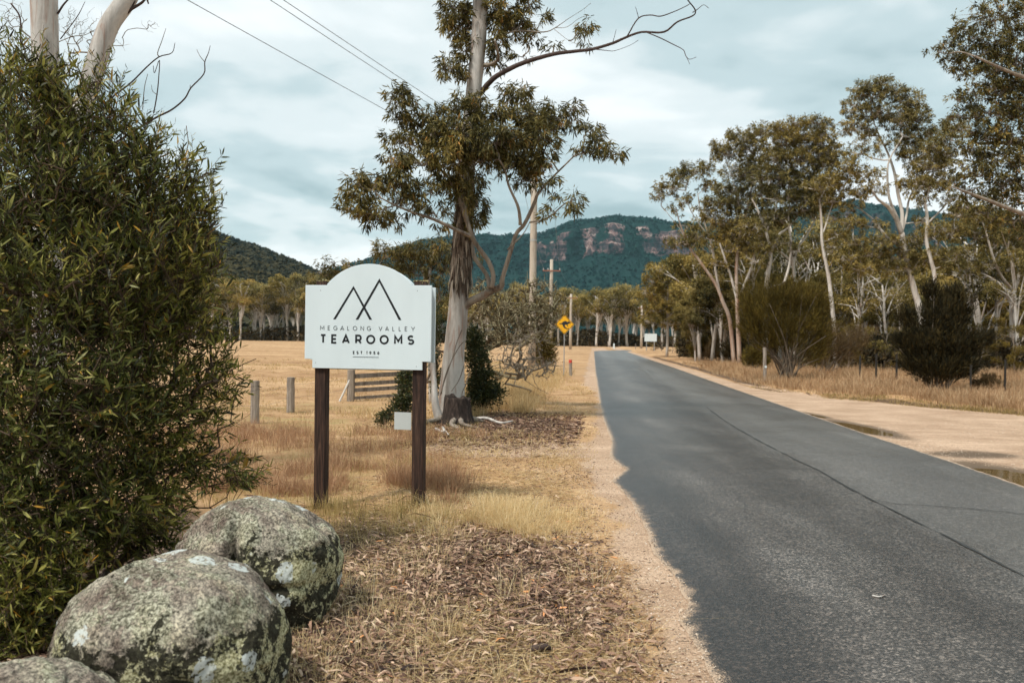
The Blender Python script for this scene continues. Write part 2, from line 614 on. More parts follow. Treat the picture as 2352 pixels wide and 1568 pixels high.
def post_material():
    m, nt, out = newmat('sign_post_timber')
    v = objco(nt, (1, 1, .06))
    f = noise(nt, v, 40, 5, .65, .6)
    c = ramp(nt, f, [(.30, (.010, .007, .006)), (.46, (.034, .018, .013)), (.6, (.075, .040, .027)), (.72, (.16, .10, .07)), (.8, (.26, .18, .13))])
    g = noise(nt, objco(nt, (1, 1, .3)), 9, 4, .6)
    c = mixc(nt, ramp(nt, g, [(.5, (0, 0, 0)), (.7, (.6, .6, .6))]), c, (.022, .015, .012))
    principled(nt, out, c, .75, .25, f, .7, .006)
    return m


M['post'] = post_material()


def stump_material():
    m, nt, out = newmat('charred_stump')
    f = noise(nt, objco(nt, (1, 1, .2)), 18, 5, .65, .5)
    c = ramp(nt, f, [(.3, (.012, .010, .009)), (.55, (.045, .032, .026)), (.75, (.13, .10, .08))])
    principled(nt, out, c, .9, .15, f, .8, .02)
    return m


M['stump'] = stump_material()


def rock_material():
    m, nt, out = newmat('lichen_rock')
    v = objco(nt)
    sepn = nt.nodes.new('ShaderNodeSeparateXYZ')
    nt.links.new(v, sepn.inputs[0])
    f0 = noise(nt, v, 3.2, 6, .65, .3)
    c = ramp(nt, f0, [(.30, (.16, .12, .10)), (.44, (.28, .235, .20)), (.56, (.40, .36, .30)), (.72, (.50, .45, .38))])
    hue = ramp(nt, noise(nt, v, 2.4, 4, .6, .6), [(.36, (.62, .56, .54)), (.48, (.98, .97, .94)), (.62, (1.15, 1.12, 1.0))])
    # fine crusty grain
    f1 = noise(nt, v, 70, 6, .78)
    c = mixc(nt, .85, c, ramp(nt, f1, [(.40, (.10, .10, .10)), (.5, (.80, .80, .78)), (.60, (1.8, 1.8, 1.7))]), 'MULTIPLY')
    # grey green lichen mats
    f2 = math_n(nt, 'ADD', math_n(nt, 'MULTIPLY', noise(nt, v, 5.0, 5, .6, .8), .6), math_n(nt, 'MULTIPLY', noise(nt, v, 38, 5, .7), .4))
    k2 = ramp(nt, f2, [(.50, (0, 0, 0)), (.53, (.9,) * 3)])
    lc = ramp(nt, noise(nt, v, 60, 5, .78), [(.40, (.045, .042, .03)), (.5, (.26, .255, .185)), (.60, (.64, .62, .50))])
    c = mixc(nt, k2, c, lc)
    c = mixc(nt, 1.0, c, hue, 'MULTIPLY')
    # dark moss and black crust, underside shade painted in too, mostly low down
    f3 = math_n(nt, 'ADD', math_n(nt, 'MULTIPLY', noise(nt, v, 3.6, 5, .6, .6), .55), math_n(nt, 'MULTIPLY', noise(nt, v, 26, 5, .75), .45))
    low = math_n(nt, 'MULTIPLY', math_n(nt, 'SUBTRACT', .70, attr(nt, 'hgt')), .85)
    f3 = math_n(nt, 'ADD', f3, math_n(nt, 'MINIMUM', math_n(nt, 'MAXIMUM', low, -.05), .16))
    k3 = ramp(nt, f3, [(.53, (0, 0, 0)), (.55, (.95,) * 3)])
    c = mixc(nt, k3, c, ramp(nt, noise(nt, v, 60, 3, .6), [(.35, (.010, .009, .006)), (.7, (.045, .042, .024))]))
    # cream yellow crust patches low down
    f4 = math_n(nt, 'ADD', math_n(nt, 'MULTIPLY', noise(nt, v, 4.2, 4, .6, .5), .6), math_n(nt, 'MULTIPLY', noise(nt, v, 33, 5, .75), .4))
    f4 = math_n(nt, 'ADD', f4, math_n(nt, 'MINIMUM', math_n(nt, 'MAXIMUM', math_n(nt, 'MULTIPLY', math_n(nt, 'SUBTRACT', .62, attr(nt, 'hgt')), .4), -.08), .05))
    k4 = ramp(nt, f4, [(.545, (0, 0, 0)), (.565, (.9,) * 3)])
    c = mixc(nt, k4, c, ramp(nt, noise(nt, v, 90, 3, .6), [(.4, (.20, .18, .08)), (.6, (.70, .66, .42))]))
    # white rosettes
    vo = N(nt, 'ShaderNodeTexVoronoi', Scale=6.5, Randomness=1.0)
    wv = nt.nodes.new('ShaderNodeMix')
    wv.data_type = 'VECTOR'
    wv.inputs[0].default_value = .09
    nt.links.new(v, wv.inputs[4])
    nt.links.new(noise(nt, v, 14, 4, .6, 0, 1), wv.inputs[5])
    nt.links.new(wv.outputs[1], vo.inputs['Vector'])
    sz = N(nt, 'ShaderNodeSeparateColor')
    nt.links.new(vo.outputs['Color'], sz.inputs[0])
    thr = math_n(nt, 'MULTIPLY', math_n(nt, 'POWER', sz.outputs[0], 1.6), .40)
    k5 = math_n(nt, 'GREATER_THAN', math_n(nt, 'SUBTRACT', thr, vo.outputs['Distance']), .03)
    k5 = math_n(nt, 'MULTIPLY', k5, ramp(nt, noise(nt, v, 45, 4, .7), [(.40, (0, 0, 0)), (.5, (.9,) * 3)]))
    c = mixc(nt, k5, c, (.62, .65, .62))
    # green moss on the crest
    top = math_n(nt, 'ADD', attr(nt, 'hgt'), math_n(nt, 'MULTIPLY', noise(nt, v, 16, 5, .7), .5))
    k6 = math_n(nt, 'MULTIPLY', ramp(nt, top, [(1.16, (0, 0, 0)), (1.22, (1, 1, 1))]), 1.0)
    k6 = math_n(nt, 'MULTIPLY', k6, attr(nt, 'mossy'))
    c = mixc(nt, k6, c, ramp(nt, noise(nt, v, 80, 3, .6), [(.35, (.06, .07, .015)), (.7, (.24, .24, .07))]))
    hh = math_n(nt, 'ADD', f1, math_n(nt, 'MULTIPLY', f2, 1.2))
    hh = math_n(nt, 'ADD', hh, math_n(nt, 'MULTIPLY', k3, -.25))
    principled(nt, out, c, .92, .15, hh, .9, .012)
    return m


M['rock'] = rock_material()

# ------------------------------------------------------------------ layout of the ground
def edge_fn(pts):
    W = np.array([G(*p)[:2] for p in pts])
    o = np.argsort(W[:, 1])
    W = W[o]
    return lambda y: np.interp(y, W[:, 1], W[:, 0])


# left edge of the sealed surface as the sand lobes leave it, right edge, and left limit of the sand
near_left = edge_fn([(1660, 1600), (1640, 1568), (1600, 1490), (1563, 1425), (1582, 1385), (1550, 1330), (1505, 1275), (1480, 1210), (1452, 1155), (1405, 1105), (1436, 1078), (1402, 1050), (1404, 1010), (1386, 965), (1376, 920), (1371, 880), (1368, 845)])
sand_left = edge_fn([(1520, 1600), (1500, 1500), (1470, 1400), (1440, 1320), (1400, 1240), (1375, 1170), (1345, 1100), (1335, 1050), (1350, 1000), (1358, 950), (1364, 900)])
right_edge = edge_fn([(2800, 1290), (2352, 1118), (2200, 1065), (2000, 1000), (1800, 932), (1600, 863), (1540, 842), (1505, 830)])
TURN_Y, TURN_R = 128.0, 62.0


def road_left_straight(y):
    return .13 + .095 * y


def left_edge(y):
    y = np.asarray(y, float)
    k = sstep(30, 45, y)
    a = np.where(y < 3.6, near_left(3.6) + .0 * y, near_left(np.clip(y, 3.6, 45)))
    return a * (1 - k) + road_left_straight(y) * k


def right_e(y):
    y = np.asarray(y, float)
    k = sstep(30, 60, y)
    r = right_edge(np.clip(y, 7.0, 64)) - .0965 * np.maximum(7.0 - y, 0)
    return r * (1 - k) + (5.0 + .0965 * y) * k


# centre line arc beyond TURN_Y
CL0 = np.array([(road_left_straight(TURN_Y) + 5.0 + .0965 * TURN_Y) / 2, TURN_Y])
HD0 = nrm(np.array([.0958, 1.0]))
ARC_C = CL0 + TURN_R * np.array([HD0[1], -HD0[0]])


def arc_pt(s, off):                  # s metres along the arc, off metres to the left of the centre line
    a0 = math.atan2(CL0[1] - ARC_C[1], CL0[0] - ARC_C[0])
    a = a0 - s / TURN_R
    return ARC_C + (TURN_R + off) * np.array([math.cos(a), math.sin(a)])


# upper edge of the gravel pull-off on the right
pull_top = np.array([G(*p)[:2] for p in [(1655, 872), (1700, 886), (1800, 902), (1900, 914), (2000, 922), (2100, 931), (2200, 940), (2352, 953), (2700, 985), (3300, 1020)]])
pull_top = pull_top[np.argsort(pull_top[:, 0])]


def pull_y(x):
    return np.interp(x, pull_top[:, 0], pull_top[:, 1])


PUD = []                               # puddles: centre, half length, half width, heading
for (a, b, wd) in (((1912, 966), (2046, 1000), .30), ((2228, 1066), (2500, 1140), .42), ((1842, 946), (1898, 959), .14)):
    A, B = G(*a)[:2], G(*b)[:2]
    PUD.append(((A + B) / 2, np.linalg.norm(B - A) / 2, wd, math.atan2(*(B - A)[::-1])))


def pud_d(x, y):
    r = np.full(np.shape(x), 9.0)
    for c, hl, hw, a in PUD:
        u = (x - c[0]) * math.cos(a) + (y - c[1]) * math.sin(a)
        v = -(x - c[0]) * math.sin(a) + (y - c[1]) * math.cos(a)
        d = np.sqrt((u / hl) ** 2 + (v / hw) ** 2) + .22 * fbm2(x, y, 2.2, 3, 5)
        r = np.minimum(r, d)
    return r


def hgt(x, y):
    x = np.asarray(x, float)
    y = np.asarray(y, float)
    h = .018 * fbm2(x, y, .9, 3, 11) + .03 * fbm2(x, y, .16, 2, 12)
    wl = sand_left(np.clip(y, 3.5, 26)) * (y < 26) + (road_left_straight(y) - .5) * (y >= 26)
    left = sstep(.3, 1.6, wl - x)                      # 1 well left of the road
    h = h * (.15 + .85 * np.maximum(left, sstep(.5, 4, x - right_e(y))))
    h = h - .075 * sstep(-.7, -2.0, x) * (1 - sstep(10, 15, y))
    # field humps
    h = h + .07 * fbm2(x, y, .35, 3, 13) * sstep(-2, -5, x) * sstep(8, 14, y)
    h = h + .03 * left * sstep(26, 40, y)
    # right bank
    bank = sstep(.0, .9, y - pull_y(x)) * sstep(.8, 2.2, x - right_e(y))
    bank2 = sstep(1.0, 3.0, x - right_e(y)) * sstep(26, 32, y)
    h = h + np.maximum(bank, bank2) * (.10 + .12 * np.maximum(fbm2(x, y, .5, 3, 14) + .3, 0))
    h = np.where((x > left_edge(y) - .25) & (x < right_e(y) + .25) & (y < 200), np.minimum(h, 0.0), h)
    inside = sstep(.06, .30, np.minimum(x - left_edge(y), right_e(y) - x)) * (y < 200)
    h = h * (1 - inside) - .04 * inside
    d = pud_d(x, y)
    h = h - .035 * sstep(1.25, .6, d)
    far = sstep(300, 700, y)
    return h * (1 - far) - .05 * far


def gpt(px, py):
    p = G(px, py)
    for _ in range(3):
        p = G(px, py, float(hgt(p[0], p[1])))
    return p


def zg(x, y):
    return float(hgt(np.array([x]), np.array([y]))[0])


rng = np.random.default_rng(7)

# ------------------------------------------------------------------ ground sheet
def axis(segs):
    out = []
    for a, b, n in segs:
        out.append(np.linspace(a, b, n, endpoint=False))
    return np.concatenate(out + [[segs[-1][1]]])


gx = axis([(-3600, -400, 10), (-400, -60, 26), (-60, -12, 70), (-12, -4, 60), (-4, 3, 110), (3, 13, 120), (13, 30, 60), (30, 90, 50), (90, 400, 20), (400, 3600, 10)])
gy = axis([(-300, -12, 10), (-12, 2.6, 22), (2.6, 9, 85), (9, 24, 150), (24, 60, 110), (60, 240, 90), (240, 700, 24), (700, 4200, 16)])
X, Y = np.meshgrid(gx, gy)
Z = hgt(X, Y)
sl = sand_left(np.clip(Y, 3.5, 30))
sl = np.where(Y > 30, road_left_straight(Y) - .55, sl)
onleft = X < (left_edge(Y) + right_e(Y)) / 2
sand = np.where(onleft, sstep(-.35, .25, X - sl - .14 + .30 * fbm2(X, Y, 1.2, 4, 61)), 0) * (Y < 200)
re = right_e(Y)
side = sstep(.95, .55, X - re) * (X > re - 1)
side = np.maximum(side, (X > re - 1) * sstep(.15, -.1, Y - pull_y(X)) * (Y < 34))
sand = np.maximum(sand, np.where(onleft, 0, side))
# entrance track crossing to the gate
track = sstep(.8, .2, np.abs(Y - (12.3 + .12 * (X + .5)) + .5 * fbm2(X, Y, .8, 3, 3)) - .55) * sstep(-2.4, -.7, X) * onleft * .8
sand = np.maximum(sand, track)
farsand = sstep(4, 1.2, np.abs(Y - (226 + .02 * X))) * (X > 18)
sand = np.maximum(sand, farsand * .9)
# dead leaves and dark soil
lit = sstep(9.0, 5.8, Y + 1.6 * fbm2(X, Y, .8, 4, 21) + .5 * np.maximum(X, 0)) * sstep(-3.2, -2.0, X) * onleft
lit = np.maximum(lit, sstep(1.2, .1, np.hypot((X - .2) / 2.6, (Y - 16) / 3.2) + .5 * fbm2(X, Y, .7, 4, 22)) * onleft * 1.0)
lit = np.maximum(lit, sstep(-1.5, -3.0, X) * sstep(9, 7, Y))
lit = lit * sstep(.0, .9, sl - X + .5 * fbm2(X, Y, 1.1, 4, 23)) * (1 - .75 * track)
lit = np.clip(lit * .85 + .45 * fbm2(X, Y, 1.3, 4, 24) * (lit > .02), 0, 1)
# dark rim along the right bank
rim = sstep(.55, .0, np.abs(Y - pull_y(X) - .25)) * (X > re + .6) * (Y < 60)
rim2 = sstep(.5, .0, np.abs(X - re - 1.15)) * (Y > 24) * (Y < 90)
lit = np.maximum(lit, np.maximum(rim, rim2) * .75)
green = sstep(.05, .5, fbm2(X, Y, .45, 4, 31)) * sstep(-.8, -2.2, X) * sstep(7, 10, Y) * sstep(24, 17, Y)
green = np.maximum(green, sstep(.0, .6, 1 - np.hypot((X + 1.6) / 1.4, (Y - 7.6) / 1.0)) * .8)
green = np.maximum(green, np.maximum(rim, rim2) * sstep(0, .4, fbm2(X, Y, .6, 3, 33)) * .7)
damp = sstep(1.75, 1.0, pud_d(X, Y))
wp = G(2235, 1043)
damp = np.maximum(damp, sstep(1.2, .4, np.hypot((X - wp[0]) / .75, (Y - wp[1]) / .50) + .4 * fbm2(X, Y, 3, 3, 9)))
ny, nx = X.shape
g = MB()
i = np.arange(ny - 1)[:, None] * nx
j = np.arange(nx - 1)[None]
g.add(np.stack([X, Y, Z], -1).reshape(-1, 3), np.stack([i + j, i + j + 1, i + nx + j + 1, i + nx + j], -1).reshape(-1, 4))


def ground_material():
    m, nt, out = newmat('valley_ground')
    v = objco(nt)
    big = noise(nt, v, .09, 4, .6)
    med = noise(nt, v, 1.3, 6, .65)
    fine = noise(nt, v, 14, 6, .7)
    grain = noise(nt, v, 75, 4, .7)
    straw = ramp(nt, math_n(nt, 'ADD', math_n(nt, 'MULTIPLY', big, .45), math_n(nt, 'MULTIPLY', med, .55)), [(.36, (.24, .135, .062)), (.48, (.40, .25, .13)), (.60, (.56, .375, .215))])
    straw = mixc(nt, .5, straw, ramp(nt, fine, [(.3, (.5, .46, .42)), (.6, (1.15, 1.15, 1.15))]), 'MULTIPLY')
    # flattened furrow like bands far out in the field
    bands = noise(nt, objco(nt, (.02, .16, 1)), 1.0, 4, .6, .6)
    straw = mixc(nt, .45, straw, ramp(nt, bands, [(.35, (.80, .66, .56)), (.62, (1.25, 1.22, 1.2))]), 'MULTIPLY')
    gr = mixc(nt, fine, (.17, .155, .05), (.34, .27, .10))
    gm = math_n(nt, 'MULTIPLY', attr(nt, 'green'), ramp(nt, noise(nt, v, 2.6, 4, .6), [(.42, (0, 0, 0)), (.6, (.75,) * 3)]))
    c = mixc(nt, gm, straw, gr)
    lm = ramp(nt, math_n(nt, 'ADD', attr(nt, 'lit'), math_n(nt, 'MULTIPLY', math_n(nt, 'SUBTRACT', med, .5), .9)), [(.34, (0, 0, 0)), (.58, (1, 1, 1))])
    lc = ramp(nt, math_n(nt, 'ADD', math_n(nt, 'MULTIPLY', fine, .6), math_n(nt, 'MULTIPLY', grain, .4)), [(.34, (.030, .018, .011)), (.5, (.12, .075, .048)), (.64, (.29, .19, .12))])
    c = mixc(nt, lm, c, lc)
    vo = N(nt, 'ShaderNodeTexVoronoi', Scale=95.0)
    nt.links.new(v, vo.inputs['Vector'])
    sn = noise(nt, v, .9, 5, .6)
    sc1 = ramp(nt, sn, [(.35, (.40, .27, .18)), (.65, (.55, .39, .275))])
    vs = nt.nodes.new('ShaderNodeSeparateColor')
    nt.links.new(vo.outputs['Color'], vs.inputs[0])
    peb = ramp(nt, vs.outputs[0], [(.1, (.45, .42, .38)), (.5, (.95, .95, .95)), (.9, (1.3, 1.3, 1.3))])
    sc1 = mixc(nt, .6, sc1, peb, 'MULTIPLY')
    tracks = noise(nt, objco(nt, (.35, 2.2, 1)), 1.0, 4, .6, .5)
    sc1 = mixc(nt, .4, sc1, ramp(nt, tracks, [(.36, (.70, .62, .55)), (.60, (1.15, 1.15, 1.15))]), 'MULTIPLY')
    sm = ramp(nt, math_n(nt, 'ADD', attr(nt, 'sand'), math_n(nt, 'MULTIPLY', math_n(nt, 'SUBTRACT', math_n(nt, 'ADD', math_n(nt, 'MULTIPLY', med, .5), math_n(nt, 'MULTIPLY', fine, .5)), .5), 1.2)), [(.38, (0, 0, 0)), (.62, (1, 1, 1))])
    c = mixc(nt, sm, c, sc1)
    dm = math_n(nt, 'MULTIPLY', attr(nt, 'damp'), .86)
    c = mixc(nt, dm, c, (.085, .058, .035))
    rough = math_n(nt, 'SUBTRACT', .95, math_n(nt, 'MULTIPLY', attr(nt, 'damp'), .35))
    hb = math_n(nt, 'ADD', math_n(nt, 'MULTIPLY', grain, .4), fine)
    principled(nt, out, c, rough, .2, hb, .8, .02)
    return m


ground = g.build('ground', ground_material(), smooth=True, attr=dict(sand=sand, lit=lit, green=green, damp=damp))
tag(ground, 'sandy valley floor of dry grass, leaf litter and pale gravel', kind='structure')

# ------------------------------------------------------------------ road
ry = axis([(-14, 3, 24), (3, 12, 300), (12, 40, 330), (40, TURN_Y, 90)])
rows = []
U = np.concatenate([np.linspace(0, .12, 8, endpoint=False), np.linspace(.12, .9, 14, endpoint=False), np.linspace(.9, 1, 6)])
le = left_edge(ry) + .035 * fbm2(ry * 0, ry, 2.6, 4, 41) + .012 * fbm2(ry * 0, ry, 14, 3, 42)
rr = right_e(ry) + .05 * fbm2(ry * 0, ry, 1.1, 4, 43) + .02 * fbm2(ry * 0, ry, 7, 3, 44)
kk = sstep(TURN_Y - 15, TURN_Y, ry)
RX = le[:, None] * (1 - U) + rr[:, None] * U
RY = np.repeat(ry[:, None], len(U), 1)
arc = np.array([[arc_pt(s, (road_left_straight(TURN_Y) - 5.0 - .0965 * TURN_Y) / 2 * -1 * (1 - 2 * u)) for u in U] for s in np.linspace(1.5, 92, 46)])
RX = np.vstack([RX, arc[..., 0]])
RY = np.vstack([RY, arc[..., 1]])
cr = .055 * (1 - (2 * U - 1) ** 2)
RZ = cr[None] + 0 * RX + .005
nr, nu = RX.shape
road = MB()
i = np.arange(nr - 1)[:, None] * nu
j = np.arange(nu - 1)[None]
road.add(np.stack([RX, RY, RZ], -1).reshape(-1, 3), np.stack([i + j, i + j + 1, i + nu + j + 1, i + nu + j], -1).reshape(-1, 4))


def seam_x(y):                       # the joint between the two passes of seal
    s = SEAM
    return np.interp(y, s[:, 1], s[:, 0])


SEAM = np.array([G(*p)[:2] for p in [(1470, 836), (1520, 880), (1600, 935), (1690, 990), (1780, 1042), (1880, 1092), (2000, 1162), (2100, 1212), (2200, 1262), (2352, 1342), (2700, 1540)]])
SEAM = SEAM[np.argsort(SEAM[:, 1])]
dl = RX - np.concatenate([left_edge(ry), np.full(46, -99)])[:, None]
dr = np.concatenate([right_e(ry), np.full(46, 9999)])[:, None] - RX
newer = sstep(-.04, .04, RX - seam_x(RY))
uu = np.repeat(U[None], nr, 0)


def road_material():
    m, nt, out = newmat('chip_seal')
    v = objco(nt)
    vo = N(nt, 'ShaderNodeTexVoronoi', Scale=85.0)
    nt.links.new(v, vo.inputs['Vector'])
    vs = nt.nodes.new('ShaderNodeSeparateColor')
    nt.links.new(vo.outputs['Color'], vs.inputs[0])
    chip = ramp(nt, vs.outputs[0], [(.05, (.15, .14, .13)), (.5, (.70, .67, .65)), (.8, (1.5, 1.45, 1.4)), (.97, (3.3, 3.15, 3.0))])
    g1 = noise(nt, v, 200, 3, .7)
    big = noise(nt, v, .55, 5, .6, .4)
    st = noise(nt, objco(nt, (1.0, .13, 1)), 1.7, 4, .55)
    f = math_n(nt, 'ADD', math_n(nt, 'MULTIPLY', big, .5), math_n(nt, 'MULTIPLY', st, .5))
    old = ramp(nt, f, [(.38, (.030, .024, .020)), (.5, (.053, .045, .039)), (.62, (.088, .079, .071))])
    new = ramp(nt, f, [(.38, (.078, .072, .066)), (.62, (.108, .101, .094))])
    c = mixc(nt, attr(nt, 'newer'), old, new)
    c = mixc(nt, .55, c, ramp(nt, noise(nt, v, 22, 4, .75), [(.38, (.55, .54, .53)), (.5, (1, 1, 1)), (.62, (1.5, 1.5, 1.5))]), 'MULTIPLY')
    c = mixc(nt, math_n(nt, 'SUBTRACT', .85, math_n(nt, 'MULTIPLY', attr(nt, 'newer'), .45)), c, chip, 'MULTIPLY')
    uu_ = math_n(nt, 'ADD', attr(nt, 'u'), math_n(nt, 'MULTIPLY', math_n(nt, 'SUBTRACT', st, .5), .10))
    wt_ = ramp(nt, uu_, [(.0, (.72, .68, .66)), (.10, (.80, .76, .74)), (.20, (1.35, 1.36, 1.38)), (.30, (1.12, 1.12, 1.12)), (.40, (.85, .83, .82)), (.50, (1.0, 1.0, 1.0)), (.66, (1.18, 1.18, 1.18)), (.80, (.92, .92, .92)), (.90, (1.15, 1.15, 1.15)), (1, (.9, .9, .9))])
    c = mixc(nt, 1.0, c, wt_, 'MULTIPLY')
    # dark fresh edge on the left, sand dust thrown over both edges
    ed = attr(nt, 'dl')
    dk = ramp(nt, math_n(nt, 'ADD', ed, math_n(nt, 'MULTIPLY', math_n(nt, 'SUBTRACT', big, .5), .8)), [(.1, (.62, .6, .6)), (.75, (1, 1, 1))])
    c = mixc(nt, 1.0, c, dk, 'MULTIPLY')
    sp = math_n(nt, 'ADD', math_n(nt, 'MULTIPLY', noise(nt, v, 120, 3, .75), .65), math_n(nt, 'MULTIPLY', noise(nt, v, 9, 4, .6), .35))
    edge = math_n(nt, 'MINIMUM', math_n(nt, 'MULTIPLY', ed, 1.0), math_n(nt, 'MULTIPLY', attr(nt, 'dr'), 1.1))
    k = math_n(nt, 'SUBTRACT', sp, math_n(nt, 'MULTIPLY', math_n(nt, 'POWER', math_n(nt, 'MAXIMUM', edge, 0.0), .6), .85))
    k = ramp(nt, k, [(.36, (0, 0, 0)), (.43, (1, 1, 1))])
    c = mixc(nt, k, c, mixc(nt, g1, (.36, .25, .165), (.54, .39, .275)))
    rough = math_n(nt, 'ADD', math_n(nt, 'ADD', .24, math_n(nt, 'MULTIPLY', big, .24)), math_n(nt, 'MULTIPLY', k, .45))
    hb = math_n(nt, 'ADD', vo.outputs['Distance'], math_n(nt, 'MULTIPLY', g1, .6))
    principled(nt, out, c, rough, .55, hb, .45, .004)
    return m


road_o = road.build('road', road_material(), smooth=True, attr=dict(dl=dl, dr=dr, newer=newer, u=uu))
tag(road_o, 'worn grey two lane country road running straight to the hills', kind='structure')


def road_z(x, y):
    a, b = float(left_edge(y)), float(right_e(y))
    t = min(max((x - a) / (b - a), 0), 1)
    return .005 + .055 * (1 - (2 * t - 1) ** 2)


def strip(pts, w, name, mat, parent, lift=.004, jit=.3, seed=0, step=.06):
    P = np.array(pts)
    d = np.concatenate([[0], np.cumsum(np.linalg.norm(np.diff(P, axis=0), axis=1))])
    n = max(2, int(d[-1] / step))
    s = np.linspace(0, d[-1], n)
    Q = np.stack([np.interp(s, d, P[:, 0]), np.interp(s, d, P[:, 1])], -1)
    T = nrm(np.gradient(Q, axis=0))
    Nn = np.stack([-T[:, 1], T[:, 0]], -1)
    Q = Q + Nn * (.02 * fbm2(s, s * 0, 2.0, 3, seed + 5))[:, None]
    ww = w * (1 + jit * 2 * fbm2(s, s * 0, 3.5, 3, seed))
    ww = np.maximum(ww, w * .12)[:, None] * np.minimum(1, np.minimum(s, d[-1] - s)[:, None] * 4 + .05)
    A, B = Q + Nn * ww / 2, Q - Nn * ww / 2
    z = np.array([[road_z(*a), road_z(*b)] for a, b in zip(A, B)]) + lift
    V = np.stack([np.column_stack([A, z[:, 0]]), np.column_stack([B, z[:, 1]])], 1).reshape(-1, 3)
    k = np.arange(n - 1)[:, None] * 2
    return MB().add(V, k + np.array([[0, 2, 3, 1]])).build(name, mat, parent)


M['tar'] = plainmat('tar_seal', (.030, .029, .028), .5, .4, .3, 20)
M['line'] = plainmat('worn_road_paint', (.20, .20, .19), .7, .3, .5, 9)
near = [tuple(p) for p in SEAM if 3 < p[1] < 17]
seam_o = strip(near, .024, 'tar_seam', M['tar'], road_o, .006, .8, 1)
tag(seam_o, kind='structure')
cr2 = [tuple(G(*p)[:2]) for p in [(2000, 1162), (2060, 1172), (2150, 1176), (2250, 1182), (2352, 1190), (2500, 1200)]]
tag(strip(cr2, .02, 'tar_seam', M['tar'], road_o, .0085, .8, 8), kind='structure')
tag(strip([tuple(G(*p)[:2]) for p in [(1622, 940), (1652, 965), (1690, 990)]], .03, 'tar_seam', M['tar'], road_o, .0085, .8, 9), kind='structure')
for a, b, w_ in (((1476, 845), (1492, 862), .07), ((1497, 867), (1512, 880), .05), ((1455, 829), (1468, 838), .09), ((1442, 818), (1449, 824), .09), ((1420, 983), (1455, 984), .035), ((1432, 811), (1436, 814), .09)):
    tag(strip([tuple(G(*a)[:2]), tuple((G(*a)[:2] + G(*b)[:2]) / 2), tuple(G(*b)[:2])], w_, 'painted_line', M['line'], road_o, .007, .5, int(a[0]) % 50), kind='structure')

# ------------------------------------------------------------------ puddles
def water_material():
    m, nt, out = newmat('muddy_water')
    p = principled(nt, out, (.14, .088, .038), .04, .6, noise(nt, objco(nt), 9, 2, .5), .06, .01)
    p.inputs['IOR'].default_value = 1.33
    return m


M['water'] = water_material()
for q, (c, hl, hw, a) in enumerate(PUD):
    mb = MB()
    t = np.linspace(0, 2 * math.pi, 60, endpoint=False)
    V = [(c[0], c[1])] + [(c[0] + 1.12 * (hl * math.cos(s) * math.cos(a) - hw * math.sin(s) * math.sin(a)), c[1] + 1.12 * (hl * math.cos(s) * math.sin(a) + hw * math.sin(s) * math.cos(a))) for s in t]
    zc = min(zg(c[0] + u * hl * math.cos(a), c[1] + u * hl * math.sin(a)) for u in (-.5, 0, .5))
    mb.add([(x, y, 0) for x, y in V], np.array([[0, k + 1, (k + 1) % 60 + 1] for k in range(60)]))
    o = mb.build('puddle', M['water'], smooth=True)
    o.location.z = zc + .020
    tag(o, kind='structure')

# ------------------------------------------------------------------ hills
def hill(name, sky_pts, prof, px0, px1, nu_, seed, mat, rib, cliff=None, label=None):
    pxs = np.linspace(px0, px1, nu_)
    sk = np.interp(pxs, [p[0] for p in sky_pts], [p[1] for p in sky_pts])
    n = len(prof)
    V = np.zeros((n, nu_, 3))
    cl = np.zeros((n, nu_))
    for a, (dist, frac, k) in enumerate(prof):
        u = (pxs - 1176) / FPX
        hz = 780 + math.tan(ROLL) * (pxs - 1176)
        top = (hz - sk) / FPX * prof[-1][0]
        q = np.stack([pxs * .012, np.full(nu_, a * .22), np.full(nu_, seed * 1.0)], -1)
        rb = fbm(q * np.array([1.4, .6, 1]), 4, seed)
        d = dist + rib * rb * (1 if 0 < a < n - 1 else .2)
        z = top * frac * (1 + .05 * fbm(q * 3, 3, seed + 3)) if 0 < a < n - 1 else top * frac
        if cliff is not None and k > .5:          # buttresses and chimneys of the rock band
            d = d + cliff(pxs) * 34 * np.round(2.2 * fbm2(pxs, pxs * 0, .045, 3, seed + 9)) / 2.2 + (a * 0)
        V[a, :, 0] = u * d
        V[a, :, 1] = d
        V[a, :, 2] = CAM_H + z - (3 if a == 0 else 0)
        if cliff is not None:
            cl[a] = k * cliff(pxs)
    # back slope
    back = V[-1:].copy()
    back[..., 1] += 700
    back[..., 2] = -3
    V = np.concatenate([V, back])
    cl = np.concatenate([cl, cl[-1:] * 0])
    mb = MB()
    i = np.arange(n)[:, None] * nu_
    j = np.arange(nu_ - 1)[None]
    mb.add(V.reshape(-1, 3), np.stack([i + j, i + j + 1, i + nu_ + j + 1, i + nu_ + j], -1).reshape(-1, 4))
    o = mb.build(name, mat, smooth=True, attr=dict(cliff=cl))
    tag(o, label, kind='structure')
    return V[:-1], cl[:-1]


